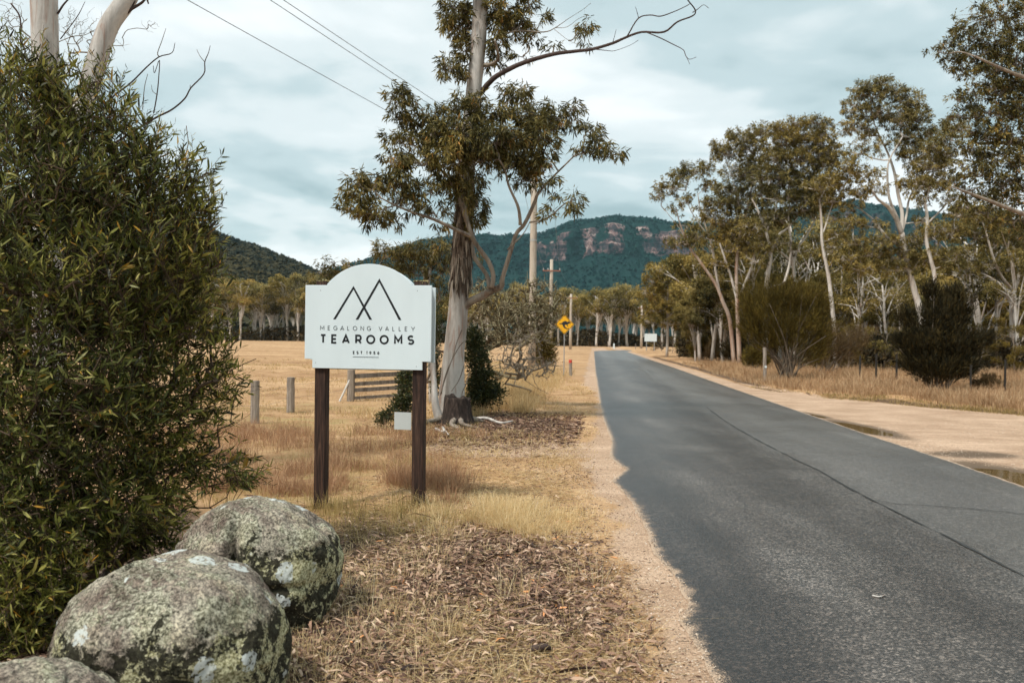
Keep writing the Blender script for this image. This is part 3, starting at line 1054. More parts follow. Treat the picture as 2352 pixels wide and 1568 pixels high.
def hill_material(name, a, b):
    m, nt, out = newmat(name)
    v = objco(nt)
    f = noise(nt, v, .02, 6, .7)
    c = ramp(nt, f, [(.35, a), (.65, b)])
    r = noise(nt, objco(nt, (1, 1, .30)), .045, 6, .78, .8)
    strata = noise(nt, objco(nt, (.15, .15, 1.6)), .05, 4, .6, .3)
    rk = ramp(nt, math_n(nt, 'ADD', math_n(nt, 'MULTIPLY', r, .6), math_n(nt, 'MULTIPLY', strata, .4)), [(.42, (.018, .022, .026)), (.49, (.060, .050, .054)), (.55, (.20, .12, .11)), (.62, (.36, .29, .26))])
    k = math_n(nt, 'ADD', attr(nt, 'cliff'), math_n(nt, 'MULTIPLY', math_n(nt, 'SUBTRACT', noise(nt, objco(nt, (1, 1, .8)), .016, 6, .7), .56), 2.2))
    c = mixc(nt, ramp(nt, k, [(.45, (0, 0, 0)), (.56, (1, 1, 1))]), c, rk)
    principled(nt, out, c, .95, .05, r, 1.0, 8)
    return m


m_skyline = [(-700, 690), (300, 680), (700, 645), (800, 612), (860, 592), (950, 560), (1040, 547), (1110, 546), (1180, 547), (1240, 541), (1290, 522), (1370, 505), (1400, 500), (1480, 506), (1540, 517), (1700, 520), (1850, 490), (1950, 468), (2050, 478), (2200, 505), (2400, 520), (2800, 560), (3200, 640)]
prof = []
for a in range(15):                       # forest apron
    t = a / 14
    prof.append((1500 + 1080 * t, .0 + .565 * t ** 1.25, 0.0))
for a in range(1, 9):                     # cliff band
    prof.append((2580 + 9 * a, .565 + .225 * a / 8, 1.0))
for a in range(1, 12):
    t = a / 11
    prof.append((2660 + 520 * t, .79 + .21 * t ** .8, 0.0))


def cliffs(p):
    a = sstep(1190, 1260, p) * sstep(1560, 1515, p) * (.66 + .45 * np.sin(p * .075) * np.sin(p * .029 + 1))
    b = sstep(1495, 1515, p) * sstep(1640, 1560, p) * 1.0
    return np.maximum(np.maximum(a, b), sstep(1700, 1800, p) * .55)


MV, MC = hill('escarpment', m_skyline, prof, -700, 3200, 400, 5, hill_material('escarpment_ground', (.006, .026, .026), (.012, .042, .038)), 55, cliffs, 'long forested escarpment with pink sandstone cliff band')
h_sky = [(-1500, 560), (-700, 520), (0, 440), (200, 450), (400, 495), (505, 545), (600, 577), (700, 617), (780, 655), (900, 712), (1000, 755), (1090, 776), (1200, 790)]
profh = [(430 + 720 * t, t ** 1.15, 0) for t in np.linspace(0, 1, 24)]
HV, HC = hill('hill', h_sky, profh, -1500, 1200, 200, 9, hill_material('hill_ground', (.040, .040, .024), (.075, .068, .042)), 26, None, 'dark wooded hill sloping down from the left')


def scatter_forest(name, V, C, n, size, quads, mat, parent, seed, pxlim, avoid=.4, last=2):
    r = np.random.default_rng(seed)
    m, k, _ = V.shape
    pts = []
    a = (r.random(n) ** .9) * (m - 1.001)
    b = r.uniform(pxlim[0], pxlim[1], n) * (k - 1.001)
    # crowd the ridge line so that the skyline is made of trees
    nr_ = n // 9
    a[:nr_] = m - 1.001
    ia, ib = a.astype(int), b.astype(int)
    fa, fb = (a - ia)[:, None], (b - ib)[:, None]
    P = V[ia, ib] * (1 - fa) * (1 - fb) + V[ia + 1, ib] * fa * (1 - fb) + V[ia, ib + 1] * (1 - fa) * fb + V[ia + 1, ib + 1] * fa * fb
    cc = C[ia, ib]
    keep = (cc < avoid) | (r.random(n) < .30 * (1 - cc) + .10)
    P = P[keep]
    n = len(P)
    s = size * r.uniform(.55, 1.25, n)
    mb = MB()
    base = r.random(n)
    Q = np.repeat(P, quads, 0)
    ss = np.repeat(s, quads)[:, None]
    off = nrm(r.normal(size=(n * quads, 3))) * r.random((n * quads, 1)) ** .5
    off[:, 2] = np.abs(off[:, 2]) * 1.0
    Q = Q + off * ss * np.array([.5, .5, .75]) + np.array([0, 0, .2]) * ss
    nrml = nrm(off + r.normal(size=off.shape) * .5 + np.array([0, -.3, .4]))
    T = nrm(np.cross(nrml, r.normal(size=off.shape)))
    B = np.cross(nrml, T)
    w = ss * r.uniform(.16, .36, (n * quads, 1))
    W4 = np.stack([Q - T * w - B * w * .6, Q + T * w * .8 - B * w, Q + T * w + B * w * .7, Q - T * w * .7 + B * w], 1)
    mb.add(W4.reshape(-1, 3), np.arange(n * quads)[:, None] * 4 + np.array([[0, 1, 2, 3]]), np.repeat(np.clip(np.repeat(base, quads) * .6 + r.random(n * quads) * .4, 0, 1), 4))
    o = mb.build(name, mat, parent)
    return tag(o, kind='stuff')


tag(scatter_forest('escarpment_forest', MV, MC, 26000, 10.5, 6, M['forest_far'], None, 1, (.28, .97)), 'teal dark eucalypt forest cloaking the escarpment', 'forest')
tag(scatter_forest('hill_forest', HV, HC, 21000, 6.0, 7, M['forest'], None, 2, (.42, .97)), 'olive brown woodland covering the hill at left', 'forest')

# ------------------------------------------------------------------ the tea room sign
SY = 8.12
k_ = .001242                       # metres per unit of the measured drawing of the board
yaw = math.radians(10)
c0 = at(500 * .9408 + 1250 * .2999, 550 * .9408 + 780 * .2999, SY)
base_z = zg(c0[0], SY)
sign = empty('roadside_sign', (c0[0], SY, base_z), yaw * -1)
tag(sign, 'white arched tearooms signboard on two dark timber posts beside the road', 'sign')
bz = c0[2] - base_z                # height of the measuring origin (drawing y=780) above the base
U_ = lambda x: (x - 1250) * k_
V_ = lambda y: bz + (780 - y) * k_


def board_outline(grow_=0.0):
    pts = [(-441, -320), (438, -320), (438, -256), (505, -256), (505, 320), (345, 320)]
    cxm, r = 10, 445.0
    cyy_ = 483 - r
    a0 = math.atan2(320 - cyy_, 335)
    for t in np.linspace(a0, math.pi - a0, 30):
        pts.append((cxm + r * math.cos(t), cyy_ + r * math.sin(t)))
    pts += [(-325, 320), (-505, 320), (-505, -250), (-441, -250)]
    q = [(p[0] * k_, bz + p[1] * k_) for p in pts]
    return q


bd = MB().poly(board_outline(), -.022, 0)
board = bd.build('board', M['white'], sign)
bv = board.modifiers.new('bevel', 'BEVEL')
bv.width = .003
bv.segments = 1
bv.limit_method = 'ANGLE'
rb = MB().poly(board_outline(), .112, .134)
b2 = rb.build('rear_board', M['white'], sign)
b2.location.z = -.012
bv = b2.modifiers.new('bevel', 'BEVEL')
bv.width = .003
bv.limit_method = 'ANGLE'
for ux, rr_, bot in ((-382, .4, -.35), (404, 1.1, -.35)):
    mb = MB()
    zt = bz + .345 / 1.0 * (1.0)
    zt = bz + 352 * k_
    n = 14
    zs = np.linspace(bot, zt, n)
    w_, d_ = .056, .052
    ring = []
    for q, z in enumerate(zs):
        jx, jy = .003 * math.sin(z * 3 + rr_), .003 * math.cos(z * 4 + rr_)
        ch = .006
        ring += [(ux * k_ + jx + sx, .055 + jy + sy, z) for sx, sy in ((-w_ + ch, -d_), (w_ - ch, -d_), (w_, -d_ + ch), (w_, d_ - ch), (w_ - ch, d_), (-w_ + ch, d_), (-w_, d_ - ch), (-w_, -d_ + ch))]
    i = np.arange(n - 1)[:, None] * 8
    j = np.arange(8)[None]
    mb.add(ring, [np.stack([i + j, i + (j + 1) % 8, i + 8 + (j + 1) % 8, i + 8 + j], -1).reshape(-1, 4), np.array([[8 * n - 8 + t for t in range(8)]])])
    po = mb.build('post', M['post'], sign)
    mo = MB()
    r = np.random.default_rng(int(ux) + 900)
    P = np.column_stack([r.uniform(-.06, .06, 160) + ux * k_, .055 + r.uniform(-.05, .05, 160), np.full(160, zt - .004)])
    leaves(mo, P, r.normal(size=(160, 3)) * .8 + np.array([0, 0, .7]), r.uniform(.012, .03, 160), r.uniform(.008, .018, 160), r, .6)
    tag(mo.build('moss', M['moss'], po), 'tuft of dry moss on the post top', kind='stuff')
for sx, sy in ((870, 500), (1643, 500), (836, 1058), (1643, 1072)):
    mb = MB()
    t = np.linspace(0, 2 * math.pi, 10, endpoint=False)
    mb.poly([(U_(sx) + .0035 * math.cos(a), V_(sy) + .0035 * math.sin(a)) for a in t], -.0245, -.021)
    mb.build('screw', M['thin_grey'], sign)

# lettering: strokes in a unit box, drawn at the measured places


def arc(cx_, cy_, rx_, ry_, a, b, n=14):
    return [(cx_ + rx_ * math.cos(math.radians(t)), cy_ + ry_ * math.sin(math.radians(t))) for t in np.linspace(a, b, n)]


GL = {
    'M': [[(0, 0), (0, 1), (.5, .30), (1, 1), (1, 0)]],
    'E': [[(1, 1), (0, 1), (0, 0), (1, 0)], [(0, .5), (.9, .5)]],
    'G': [arc(.5, .5, .5, .5, 42, 360 - 25, 20) + [(1, .46), (.56, .46)]],
    'A': [[(0, 0), (.5, 1), (1, 0)], [(.2, .28), (.8, .28)]],
    'L': [[(0, 1), (0, 0), (1, 0)]],
    'O': [arc(.5, .5, .5, .5, 0, 360, 30)],
    'N': [[(0, 0), (0, 1), (1, 0), (1, 1)]],
    'V': [[(0, 1), (.5, 0), (1, 1)]],
    'Y': [[(0, 1), (.5, .45), (1, 1)], [(.5, .45), (.5, 0)]],
    'T': [[(0, 1), (1, 1)], [(.5, 1), (.5, 0)]],
    'R': [[(0, 0), (0, 1), (.6, 1)] + arc(.62, .70, .36, .30, 90, -90, 10) + [(0, .40)], [(.55, .40), (1, 0)]],
    'S': [arc(.5, .74, .46, .26, 35, 270, 14) + arc(.5, .26, .5, .26, 90, -145, 14)[1:]],
    '1': [[(0, .82), (.6, 1), (.6, 0)]],
    '9': [arc(.5, .66, .48, .34, 0, 360, 20), arc(.0, .66, .98, .66, 0, -75, 8)],
    '5': [[(.92, 1), (.16, 1), (.08, .56)] + arc(.48, .33, .50, .33, 115, -150, 14)],
    '6': [arc(.5, .34, .48, .34, 0, 360, 20), arc(1.0, .34, .98, .66, 180, 105, 8)],
}


def ribbon(mb, pts, w, y):
    P = np.array(pts, float)
    keep = np.concatenate([[True], np.linalg.norm(np.diff(P, axis=0), axis=1) > 1e-6])
    P = P[keep]
    closed = np.linalg.norm(P[0] - P[-1]) < 1e-4
    d = nrm(np.diff(P, axis=0))
    n0 = np.stack([-d[:, 1], d[:, 0]], -1)
    A = np.vstack([n0[-1:] if closed else n0[:1], n0])
    B = np.vstack([n0, n0[:1] if closed else n0[-1:]])
    mn = nrm(A + B)
    sc_m = 1 / np.maximum((mn * A).sum(1), .42)
    o = mn * sc_m[:, None] * w / 2
    L, R = P + o, P - o
    n = len(P)
    V = np.array([[(a[0], y, a[1]), (b[0], y, b[1])] for a, b in zip(L, R)]).reshape(-1, 3)
    k = np.arange(n - 1)[:, None] * 2
    mb.add(V, k + np.array([[0, 1, 3, 2]]))


def text(mat, items, ytop, ybot, w, y):
    for ch, x0, x1 in items:
        mb = MB()
        for q, s in enumerate(GL[ch]):
            pts = [(U_(x0 + w / 2 + p[0] * (x1 - x0 - w)), V_(ybot - w / 2 - p[1] * (ybot - ytop - w))) for p in s]
            ribbon(mb, pts, w * k_, y - .0002 * q)
        mb.build('letter', mat, sign)


text(M['thin_grey'], [('M', 870, 904), ('E', 932, 952), ('G', 978, 1011), ('A', 1033, 1066), ('L', 1090, 1108), ('O', 1135, 1170), ('N', 1197, 1225), ('G', 1248, 1281),
          ('V', 1341, 1371), ('A', 1393, 1424), ('L', 1450, 1469), ('L', 1501, 1520), ('E', 1548, 1569), ('Y', 1597, 1629)], 772, 807, 4.6, -.0236)
text(M['black'], [('T', 870, 922), ('E', 961, 1010), ('A', 1048, 1112), ('R', 1155, 1208), ('O', 1243, 1316), ('O', 1350, 1423), ('M', 1465, 1531), ('S', 1570, 1624)], 837, 909, 14.5, -.0236)
text(M['black'], [('E', 1138, 1153), ('S', 1167, 1184), ('T', 1198, 1215), ('1', 1245, 1256), ('9', 1269, 1286), ('5', 1302, 1318), ('6', 1333, 1350)], 963, 987, 5.2, -.0236)
MB().box((U_(1241), -.0236, V_(1008)), (207 * k_, .001, 3.2 * k_)).build('underline', M['thin_grey'], sign)
mb = MB()
for quad in ([(975, 722), (995, 722), (1136, 492), (1136, 465)], [(1136, 465), (1136, 492), (1266, 722), (1288, 722)],
             ):
    mb.add([(U_(a), -.0236, V_(b)) for a, b in quad], np.array([[0, 1, 2, 3]]))
for quad in ([(1157, 722), (1178, 722), (1342, 437), (1342, 408)], [(1342, 408), (1342, 437), (1500, 722), (1521, 722)]):
    mb.add([(U_(a), -.0240, V_(b)) for a, b in quad], np.array([[0, 1, 2, 3]]))
mb.build('mountain_logo', M['black'], sign)
# small blank plate screwed to the right post
MB().box((U_(1532), .02, V_(1490)), (134 * k_, .004, 132 * k_)).build('blank_plate', plainmat('plate', (.52, .54, .52), .5, .3, .05, 5), sign)

# ------------------------------------------------------------------ kangaroo sign and markers
kb = gpt(1295, 862)
ks = empty('wildlife_warning_sign', kb)
tag(ks, 'yellow diamond kangaroo warning sign on a thin steel pole', 'road sign')
hh_ = 2.02
kpx = kb[1] / FPX
MB().tube([(0, 0.03, -.2), (0, .03, hh_ + .38)], .022, 8, smooth=1).build('pole', M['metal'], ks)
s_ = 22.5 * kpx
mb = MB()


def dia(r, rc=.10):
    pts = []
    for q in range(4):
        a = q * math.pi / 2
        c, s = math.cos(a), math.sin(a)
        for t in (-.08, -.03, .03, .08):
            l = r * (1 - abs(t) * .9)
            pts.append((c * l - s * t * r, s * l + c * t * r))
    return pts


cz = 2.72 * 0 + (862 - 745) * kpx
mb.poly([(x, cz + z) for x, z in dia(s_)], -.006, 0)
mb.build('sign_plate', M['yellow'], ks)
mb = MB()
o1, o2 = dia(s_ * .95), dia(s_ * .90)
n = len(o1)
V = [(x, -.0085, cz + z) for x, z in o1] + [(x, -.0085, cz + z) for x, z in o2]
mb.add(V, np.array([[q, (q + 1) % n, n + (q + 1) % n, n + q] for q in range(n)]))
mb.build('border', M['black'], ks)
kan = [(-.78, .10), (-.60, .17), (-.42, .16), (-.25, .30), (-.02, .42), (.22, .40), (.42, .30), (.50, .36), (.50, .52), (.57, .40), (.66, .37), (.80, .24), (.76, .16), (.62, .19), (.48, .10), (.36, .04), (.42, -.10), (.52, -.16), (.44, -.19), (.32, -.10), (.26, .04), (.10, .02), (.02, -.10), (.16, -.26), (.34, -.36), (.60, -.38), (.58, -.45), (.30, -.45), (-.02, -.34), (-.18, -.20), (-.24, -.02), (-.32, .06), (-.46, .06), (-.62, .08)]
mb = MB()
mb.add([(x * s_ * .80, -.009, cz + z * s_ * .95 - .02) for x, z in kan], np.array([list(range(len(kan)))]))
mb.build('kangaroo_symbol', M['black'], ks)

mk = gpt(1311, 863)
mpx = mk[1] / FPX
t = empty('marker_post', mk)
tag(t, 'short leaning timber marker with a red top beside the warning sign', 'marker post')
MB().tube([(0, 0, -.1), (-.02, 0, 30 * mpx)], .07, 8, smooth=1).build('post', M['fence_wood'], t)
MB().tube([(-.02, 0, 30 * mpx), (-.03, 0, 37 * mpx)], .075, 8, smooth=1).build('red_cap', M['red'], t)

t = empty('guide_post', gpt(1410, 801))
tag(t, 'small white guide post at the far bend of the road', 'guide post')
gpx = t.location.y / FPX
MB().box((0, 0, 6 * gpx), (.30, .06, 13 * gpx)).build('post', M['white'], t)
t = empty('guide_post', gpt(1460, 803))
tag(t, 'thin grey guide post where the right verge meets the bend', 'guide post')
MB().box((0, 0, .5), (.10, .06, 1.1)).build('post', M['fence_wood'], t)

# white backed sign at the bend, right side
wb = gpt(1494, 806)
wpx = wb[1] / FPX
t = empty('blank_road_sign', wb)
tag(t, 'pale rectangular road sign on two legs by the far right verge', 'road sign')
MB().box((0, 0, (806 - 775) * wpx), (28 * wpx, .06, 18 * wpx)).build('panel', M['white'], t)
for s in (-1, 1):
    MB().tube([(s * 9 * wpx, .1, -.2), (s * 9 * wpx, .1, 38 * wpx)], .07, 6, smooth=1).build('leg', M['metal'], t)

# ------------------------------------------------------------------ power poles and wires
POLES = []


def power_pole(px, pbase, ptop, Y, label, arm_w, arm_px=None, rad=(.21, .14)):
    b = at(px, pbase, Y)
    zb = zg(b[0], Y)
    top = at(px, ptop, Y)
    o = empty('power_pole', (b[0], Y, zb))
    tag(o, label, 'power pole', 'power poles along the road')
    hh = top[2] - zb
    mb = MB().tube([(0, 0, -.3), (0, 0, hh * .5), (0, 0, hh)], (rad[0], (rad[0] + rad[1]) / 2, rad[1]), 12, smooth=2)
    mb.build('pole', M['concrete_pole'], o, smooth=True)
    az = hh - (.45 if arm_px is None else 0) - (0 if arm_px is None else (arm_px - ptop) * Y / FPX)
    ca = MB().box((0, -.19, az), (arm_w, .10, .12)).build('crossarm', M['crossarm'], o)
    pins = []
    for s in (-.46, -.2, .46):
        MB().tube([(s * arm_w, -.19, az + .05), (s * arm_w, -.19, az + .16), (s * arm_w, -.19, az + .26)], (.03, .065, .04), 8, smooth=1).build('insulator', M['insulator'], ca)
        pins.append(np.array([b[0] + s * arm_w, Y - .19, zb + az + .26]))
    # pressed band and a step low on the pole
    MB().tube([(0, 0, hh * .62), (0, 0, hh * .62 + .09)], rad[0] * .5 + rad[1] * .5 + .012, 12, smooth=1).build('band', M['metal'], o)
    POLES.append(pins)
    return o


power_pole(1221, 848, 374, 46, 'tall timber power pole behind the big roadside gum', 1.9, 384, (.20, .17))
power_pole(1264, 815, 596, 92, 'second power pole, behind the tangled bare shrub', 1.9, 622, (.24, .17))
power_pole(1310, 803, 675, 150, 'third power pole, just above the kangaroo sign', 2.2, 684, (.26, .2))
power_pole(1473, 801, 702, 178, 'short far power pole on the right of the road', 1.6, 708, (.26, .2))


def wire(name, A, B, sag, r, label):
    A, B = np.array(A), np.array(B)
    t = np.linspace(0, 1, 26)[:, None]
    P = A * (1 - t) + B * t - np.array([0, 0, 1]) * sag * 4 * t * (1 - t)
    o = MB().tube(P, r, 5, smooth=1).build(name, M['wire'], None)
    tag(o, label, 'power line', 'power lines')


p1 = POLES[0]
# service lines running to the left, measured where they leave the top of the picture
def wire_from(px0, py0, px1, py1, end, sag, label, r=.011):
    e = np.array(end)
    # a straight line in the picture through two points, ending at the pole: solve for the depth at the top of frame
    Y1 = e[1] * .62
    d0, d1 = ray(px0, py0), ray(px1, py1)
    best = None
    for Ya in np.linspace(8, 44, 200):
        P0 = CAMP + d0 * Ya
        u = nrm(e - P0)
        # point of the line nearest to the second sight line
        w0 = CAMP - P0
        a, b, c = 1, -u @ d1, d1 @ d1
        dd, ee = -u @ w0, d1 @ w0
        M2 = np.array([[1, -(u @ d1)], [-(u @ d1), c]])
        st = np.linalg.solve(M2, np.array([u @ w0, -(d1 @ w0)]))
        g_ = np.linalg.norm(P0 + u * st[0] - CAMP - d1 * st[1])
        zlev = abs(P0[2] - e[2])
        s = g_ * 6 + zlev * .3
        if best is None or s < best[0]:
            best = (s, P0, u)
    P0, u = best[1], best[2]
    A = P0 - u * 22
    wire('power_line', A, e, sag, r, label)


wire_from(635, 0, 1000, 240, p1[0] + np.array([0, 0, .0]), .12, 'lower of the paired overhead wires above the sign')
wire_from(665, 0, 1015, 250, p1[1], .12, 'upper of the paired overhead wires above the sign')
wire_from(450, 0, 880, 241, p1[0] + np.array([.35, 0, -1.3]), .12, 'lone overhead wire left of the paired wires', .010)
for q in range(2):
    for s in (0, 2):
        wire('power_line', POLES[q][s], POLES[q + 1][s], .5, .010, ('wire between the %s poles, %s arm end' % (('first and second', 'second and third')[q], ('left', 'right')[s // 2])))

# ------------------------------------------------------------------ field posts and the gate, left
def wood_post(px, pb, pt, w, label, Y=None, mat='fence_wood', name='fence_post', group='weathered posts at the field edge', lean=0.0, seed=1):
    b = gpt(px, pb)
    if Y:
        b = at(px, pb, Y)
        b[2] = zg(b[0], b[1])
    s = b[1] / FPX
    o = empty(name, b)
    tag(o, label, 'post', group)
    r = w * s / 2
    h = (pb - pt) * s
    mb = MB().tube([(0, 0, -.15), (lean * .3, 0, h * .4), (lean, 0, h)], (r * 1.05, r, r * .96), 10, smooth=3, rough=.12, seed=seed)
    mb.build('post', M[mat], o, smooth=False)
    return b


pa = wood_post(585, 972, 874, 21, 'weathered round post nearest the big leafy bush', seed=3)
pb_ = wood_post(667, 947, 866, 19, 'weathered round post, right of the pair beside the bush', seed=4)
gb = gpt(806, 921)
gs = gb[1] / FPX
M['gate_wood'] = barkmat('gate_wood', (.20, .175, .15), (.08, .065, .055), (.12, .09, .07), scale=14)
gate = empty('field_gate', gb)
tag(gate, 'grey weathered timber rail gate below the white signboard', 'gate')
ge = at(921, 912, gb[1] + .5)
gv = ge - gb
gv[2] = 0
for q, (f, hh, r) in enumerate(((0, 72, 9), (1, 66, 9))):
    p = gv * f
    MB().tube([(p[0], p[1], -.1), (p[0], p[1], hh * gs)], r * gs * 1.0, 8, smooth=2, rough=.1).build('post', M['fence_wood'], gate)
for q, (z, th) in enumerate(((8, 7), (26, 9), (40, 9), (58, 10))):
    a, b = np.array([0, -.05, (z - 1) * gs]), gv + np.array([0, -.05, (z + 5) * gs])
    cen = (a + b) / 2
    L = np.linalg.norm(b - a)
    rot = Matrix.Rotation(math.atan2(b[1] - a[1], b[0] - a[0]), 3, 'Z') @ Matrix.Rotation(-math.asin((b[2] - a[2]) / L), 3, 'Y')
    MB().box(cen, (L, .035, th * gs), rot=rot).build('rail', M['gate_wood'], gate)
MB().tube([(-24 * gs, -.1, 0), (0, -.06, 54 * gs)], 2.4 * gs, 8, smooth=1).build('brace', plainmat('pale_pipe', (.62, .60, .56), .5, .4, .1), gate)
p = wood_post(937, 925, 848, 12, 'thin weathered post just right of the timber gate', Y=24.0, seed=6)
fp = [np.array([-9.5, 13.6]), pa[:2], pb_[:2], np.array([gb[0], gb[1]])]
for z_, lab in ((.62, 'upper slack fence wire between the field posts'), (.35, 'lower slack fence wire between the field posts')):
    pts = []
    for a, b in zip(fp[:-1], fp[1:]):
        for t_ in np.linspace(0, 1, 8, endpoint=False):
            q = a * (1 - t_) + b * t_
            pts.append((q[0], q[1] - .09, zg(q[0], q[1]) * 0 + z_ - .05 * math.sin(t_ * math.pi)))
    tag(MB().tube(pts, .0022, 4, smooth=1).build('fence_wire', M['wire']), lab, 'fence wire', 'fence wires at the field edge')

# right side posts
b = gpt(1757, 878)
t = empty('marker_post', b)
s = b[1] / FPX
tag(t, 'grey timber marker post with a white reflector beside the feathery shrub', 'marker post')
MB().tube([(0, 0, -.1), (-.03, 0, 80 * s)], 4.0 * s, 9, smooth=2, rough=.1).build('post', M['fence_wood'], t)
mb = MB()
tt = np.linspace(0, 2 * math.pi, 14, endpoint=False)
mb.poly([(2.6 * s * math.cos(a), 36 * s + 2.6 * s * math.sin(a)) for a in tt], -4.9 * s, -4.3 * s)
mb.build('reflector', M['white'], t)
pick = [(1975, 858, 816), (2012, 862, 812), (2059, 866, 812), (2229, 890, 838), (2308, 893, 826)]
for q, (px, pbm, pt) in enumerate(pick):
    b = gpt(px, pbm + 18)
    s = b[1] / FPX
    o = MB().box((0, 0, (pbm + 18 - pt) * s / 2), (3.6 * s, 3.2 * s, (pbm + 18 - pt) * s)).build('fence_picket', M['picket'])
    o.location = b
    tag(o, ('dark steel picket left of the three behind the bank grass', 'dark steel picket, middle of the three behind the bank grass', 'dark steel picket nearest the black shrub on its left', 'dark steel picket just right of the black shrub', 'dark steel picket nearest the right edge of the bank')[q], 'fence picket', 'dark pickets on the right bank')

# ------------------------------------------------------------------ trees
def clump3(c, Y, map_=None, zsq=1.0, ry=None):
    """(x, y, rx, ry[, dy]) measured -> world centre and radii"""
    x, y, rx, rz = c[:4]
    dy = c[4] if len(c) > 4 else 0
    if map_:
        a = map_(x, y)
        b = map_(x + rx, y + rz)
        x, y, rx, rz = a[0], a[1], b[0] - a[0], b[1] - a[1]
    Yc = Y + dy
    s = Yc / FPX
    return at(x, y, Yc), np.array([rx * s, ry if ry else (rx + rz) / 2 * s * .9, rz * s])


def gum_foliage(mbL, mbT, clumps, dens, leaf, rng, per=26, spread=.30, droop=.9, tw=.006, simple=False, shell=.55):
    """hanging sprays of narrow leaves at the ends of fine twigs"""
    for ci, (c, r) in enumerate(clumps):
        A = math.pi * r[0] * r[2]
        dm = dens[ci] if isinstance(dens, (list, np.ndarray)) else dens
        nt_ = max(3, int(A * dm / per))
        dirs = nrm(rng.normal(size=(nt_, 3)))
        dirs[:, 2] = np.where(rng.random(nt_) < .3, np.abs(dirs[:, 2]), dirs[:, 2])
        rad = shell + (1 - shell) * rng.random((nt_, 1))
        rad = np.where(rng.random((nt_, 1)) < .3, rng.random((nt_, 1)), rad) * rng.uniform(.85, 1.2, (nt_, 1))
        T = c + dirs * rad * r
        if mbT is not None:
            sub = c + nrm(rng.normal(size=(max(3, nt_ // 7), 3))) * r * .42
            k = np.argmin(np.linalg.norm(T[:, None] - sub[None], axis=2), 1)
            sticks(mbT, sub[k], T, tw, tw * .45, rng.random(nt_))
            sticks(mbT, np.repeat((c - np.array([0, 0, .3]) * r)[None], len(sub), 0), sub, tw * 2.2, tw * 1.2, rng.random(len(sub)))
        n = nt_ * per
        q = np.repeat(np.arange(nt_), per)
        out = nrm(dirs[q] * np.array([1, 1, .6]) + rng.normal(size=(n, 3)) * .45)
        P = T[q] + out * spread * rng.random((n, 1)) ** .7 * leaf[0] * 3.2
        D = out * .55 + rng.normal(size=(n, 3)) * .45 + np.array([0, 0, -droop])
        tone = np.clip(rng.normal(.42, .16, nt_)[q] + rng.normal(0, .17, n), 0, .99)
        leaves(mbL, P, D, leaf[0] * rng.uniform(.6, 1.25, n), leaf[1] * rng.uniform(.7, 1.2, n), rng, .3, tone, simple)


def tree(name, label, cat, Y, stems, clumps, dens, leaf, rng, mapf=None, bark='gum_bark_far', leafm='gum_leaf_far', group=None, per=24, simple=True, limbs=True, droop=.8, tw=.012, sides=8, base=None, rough=0, shell=.55, spread=.3, wscale=1.0, forks=None, limb_r=1.0):
    W = []
    for st in stems:
        dy = st.get('dy', 0) if isinstance(st, dict) else 0
        pts = st['p'] if isinstance(st, dict) else st
        dl_ = np.linspace(0, dy, len(pts))
        out = []
        for p, d in zip(pts, dl_):
            x, y = mapf(p[0], p[1]) if mapf else p[:2]
            out.append(at(x, y, Y + d))
        W.append(np.array(out))
    b0 = W[0][0].copy()
    gz = zg(b0[0], b0[1])
    W[0][0][2] = gz - .1
    root = empty(name, (b0[0], b0[1], gz))
    tag(root, label, cat, group)
    o = np.array(root.location)
    sc_px = (mapf(1, 0)[0] - mapf(0, 0)[0]) if mapf else 1
    for q, (st, P) in enumerate(zip(stems, W)):
        w = np.array(st['w'] if isinstance(st, dict) else [p[2] for p in st], float) * sc_px * Y / FPX / 2 * wscale
        bk = st.get('bark', bark) if isinstance(st, dict) else bark
        nm = st.get('name', 'trunk' if q == 0 else 'branch') if isinstance(st, dict) else ('trunk' if q == 0 else 'branch')
        MB().tube(P, w, sides, smooth=4, rough=rough, seed=q).build(nm, M[bk], root, smooth=True, origin=o)
    CL = [clump3(c, Y, mapf) for c in clumps]
    dl2 = [dens * (c[5] if len(c) > 5 else 1) for c in clumps]
    mbL, mbT = MB(), MB()
    if limbs:
        allp = np.vstack([catmull(P, np.ones(len(P)), 4)[0] for P in W] + (forks or []))
        for c, r in CL:
            dd = allp - c
            k = allp[np.argmin(np.linalg.norm(dd * np.array([1, 1, .8]), axis=1) + 1.2 * np.maximum(dd[:, 2] + .15, 0))]
            L = np.linalg.norm(c - k)
            if L < .25:
                continue
            m1 = k + (c - k) * .35 + rng.normal(size=3) * L * .07 - np.array([0, 0, L * .05])
            m2 = k + (c - k) * .7 + rng.normal(size=3) * L * .07
            mbT.tube([k, m1, m2, c], np.array([1, .8, .6, .35]) * min(.008 + .013 * L, .05) * limb_r, 5, smooth=3, rnd=.5, cap=False)
            allp = np.vstack([allp, m1[None], m2[None], c[None]])
    gum_foliage(mbL, mbT, CL, dl2, leaf, rng, per, spread, droop, tw, simple, shell)
    if mbT.V:
        tag(mbT.build('twigs', M['gum_bark_far' if bark != 'gum_bark' else 'branch_bark'], root, origin=o), kind='stuff')
    tag(mbL.build('foliage', M[leafm], root, origin=o), kind='stuff')
    return root


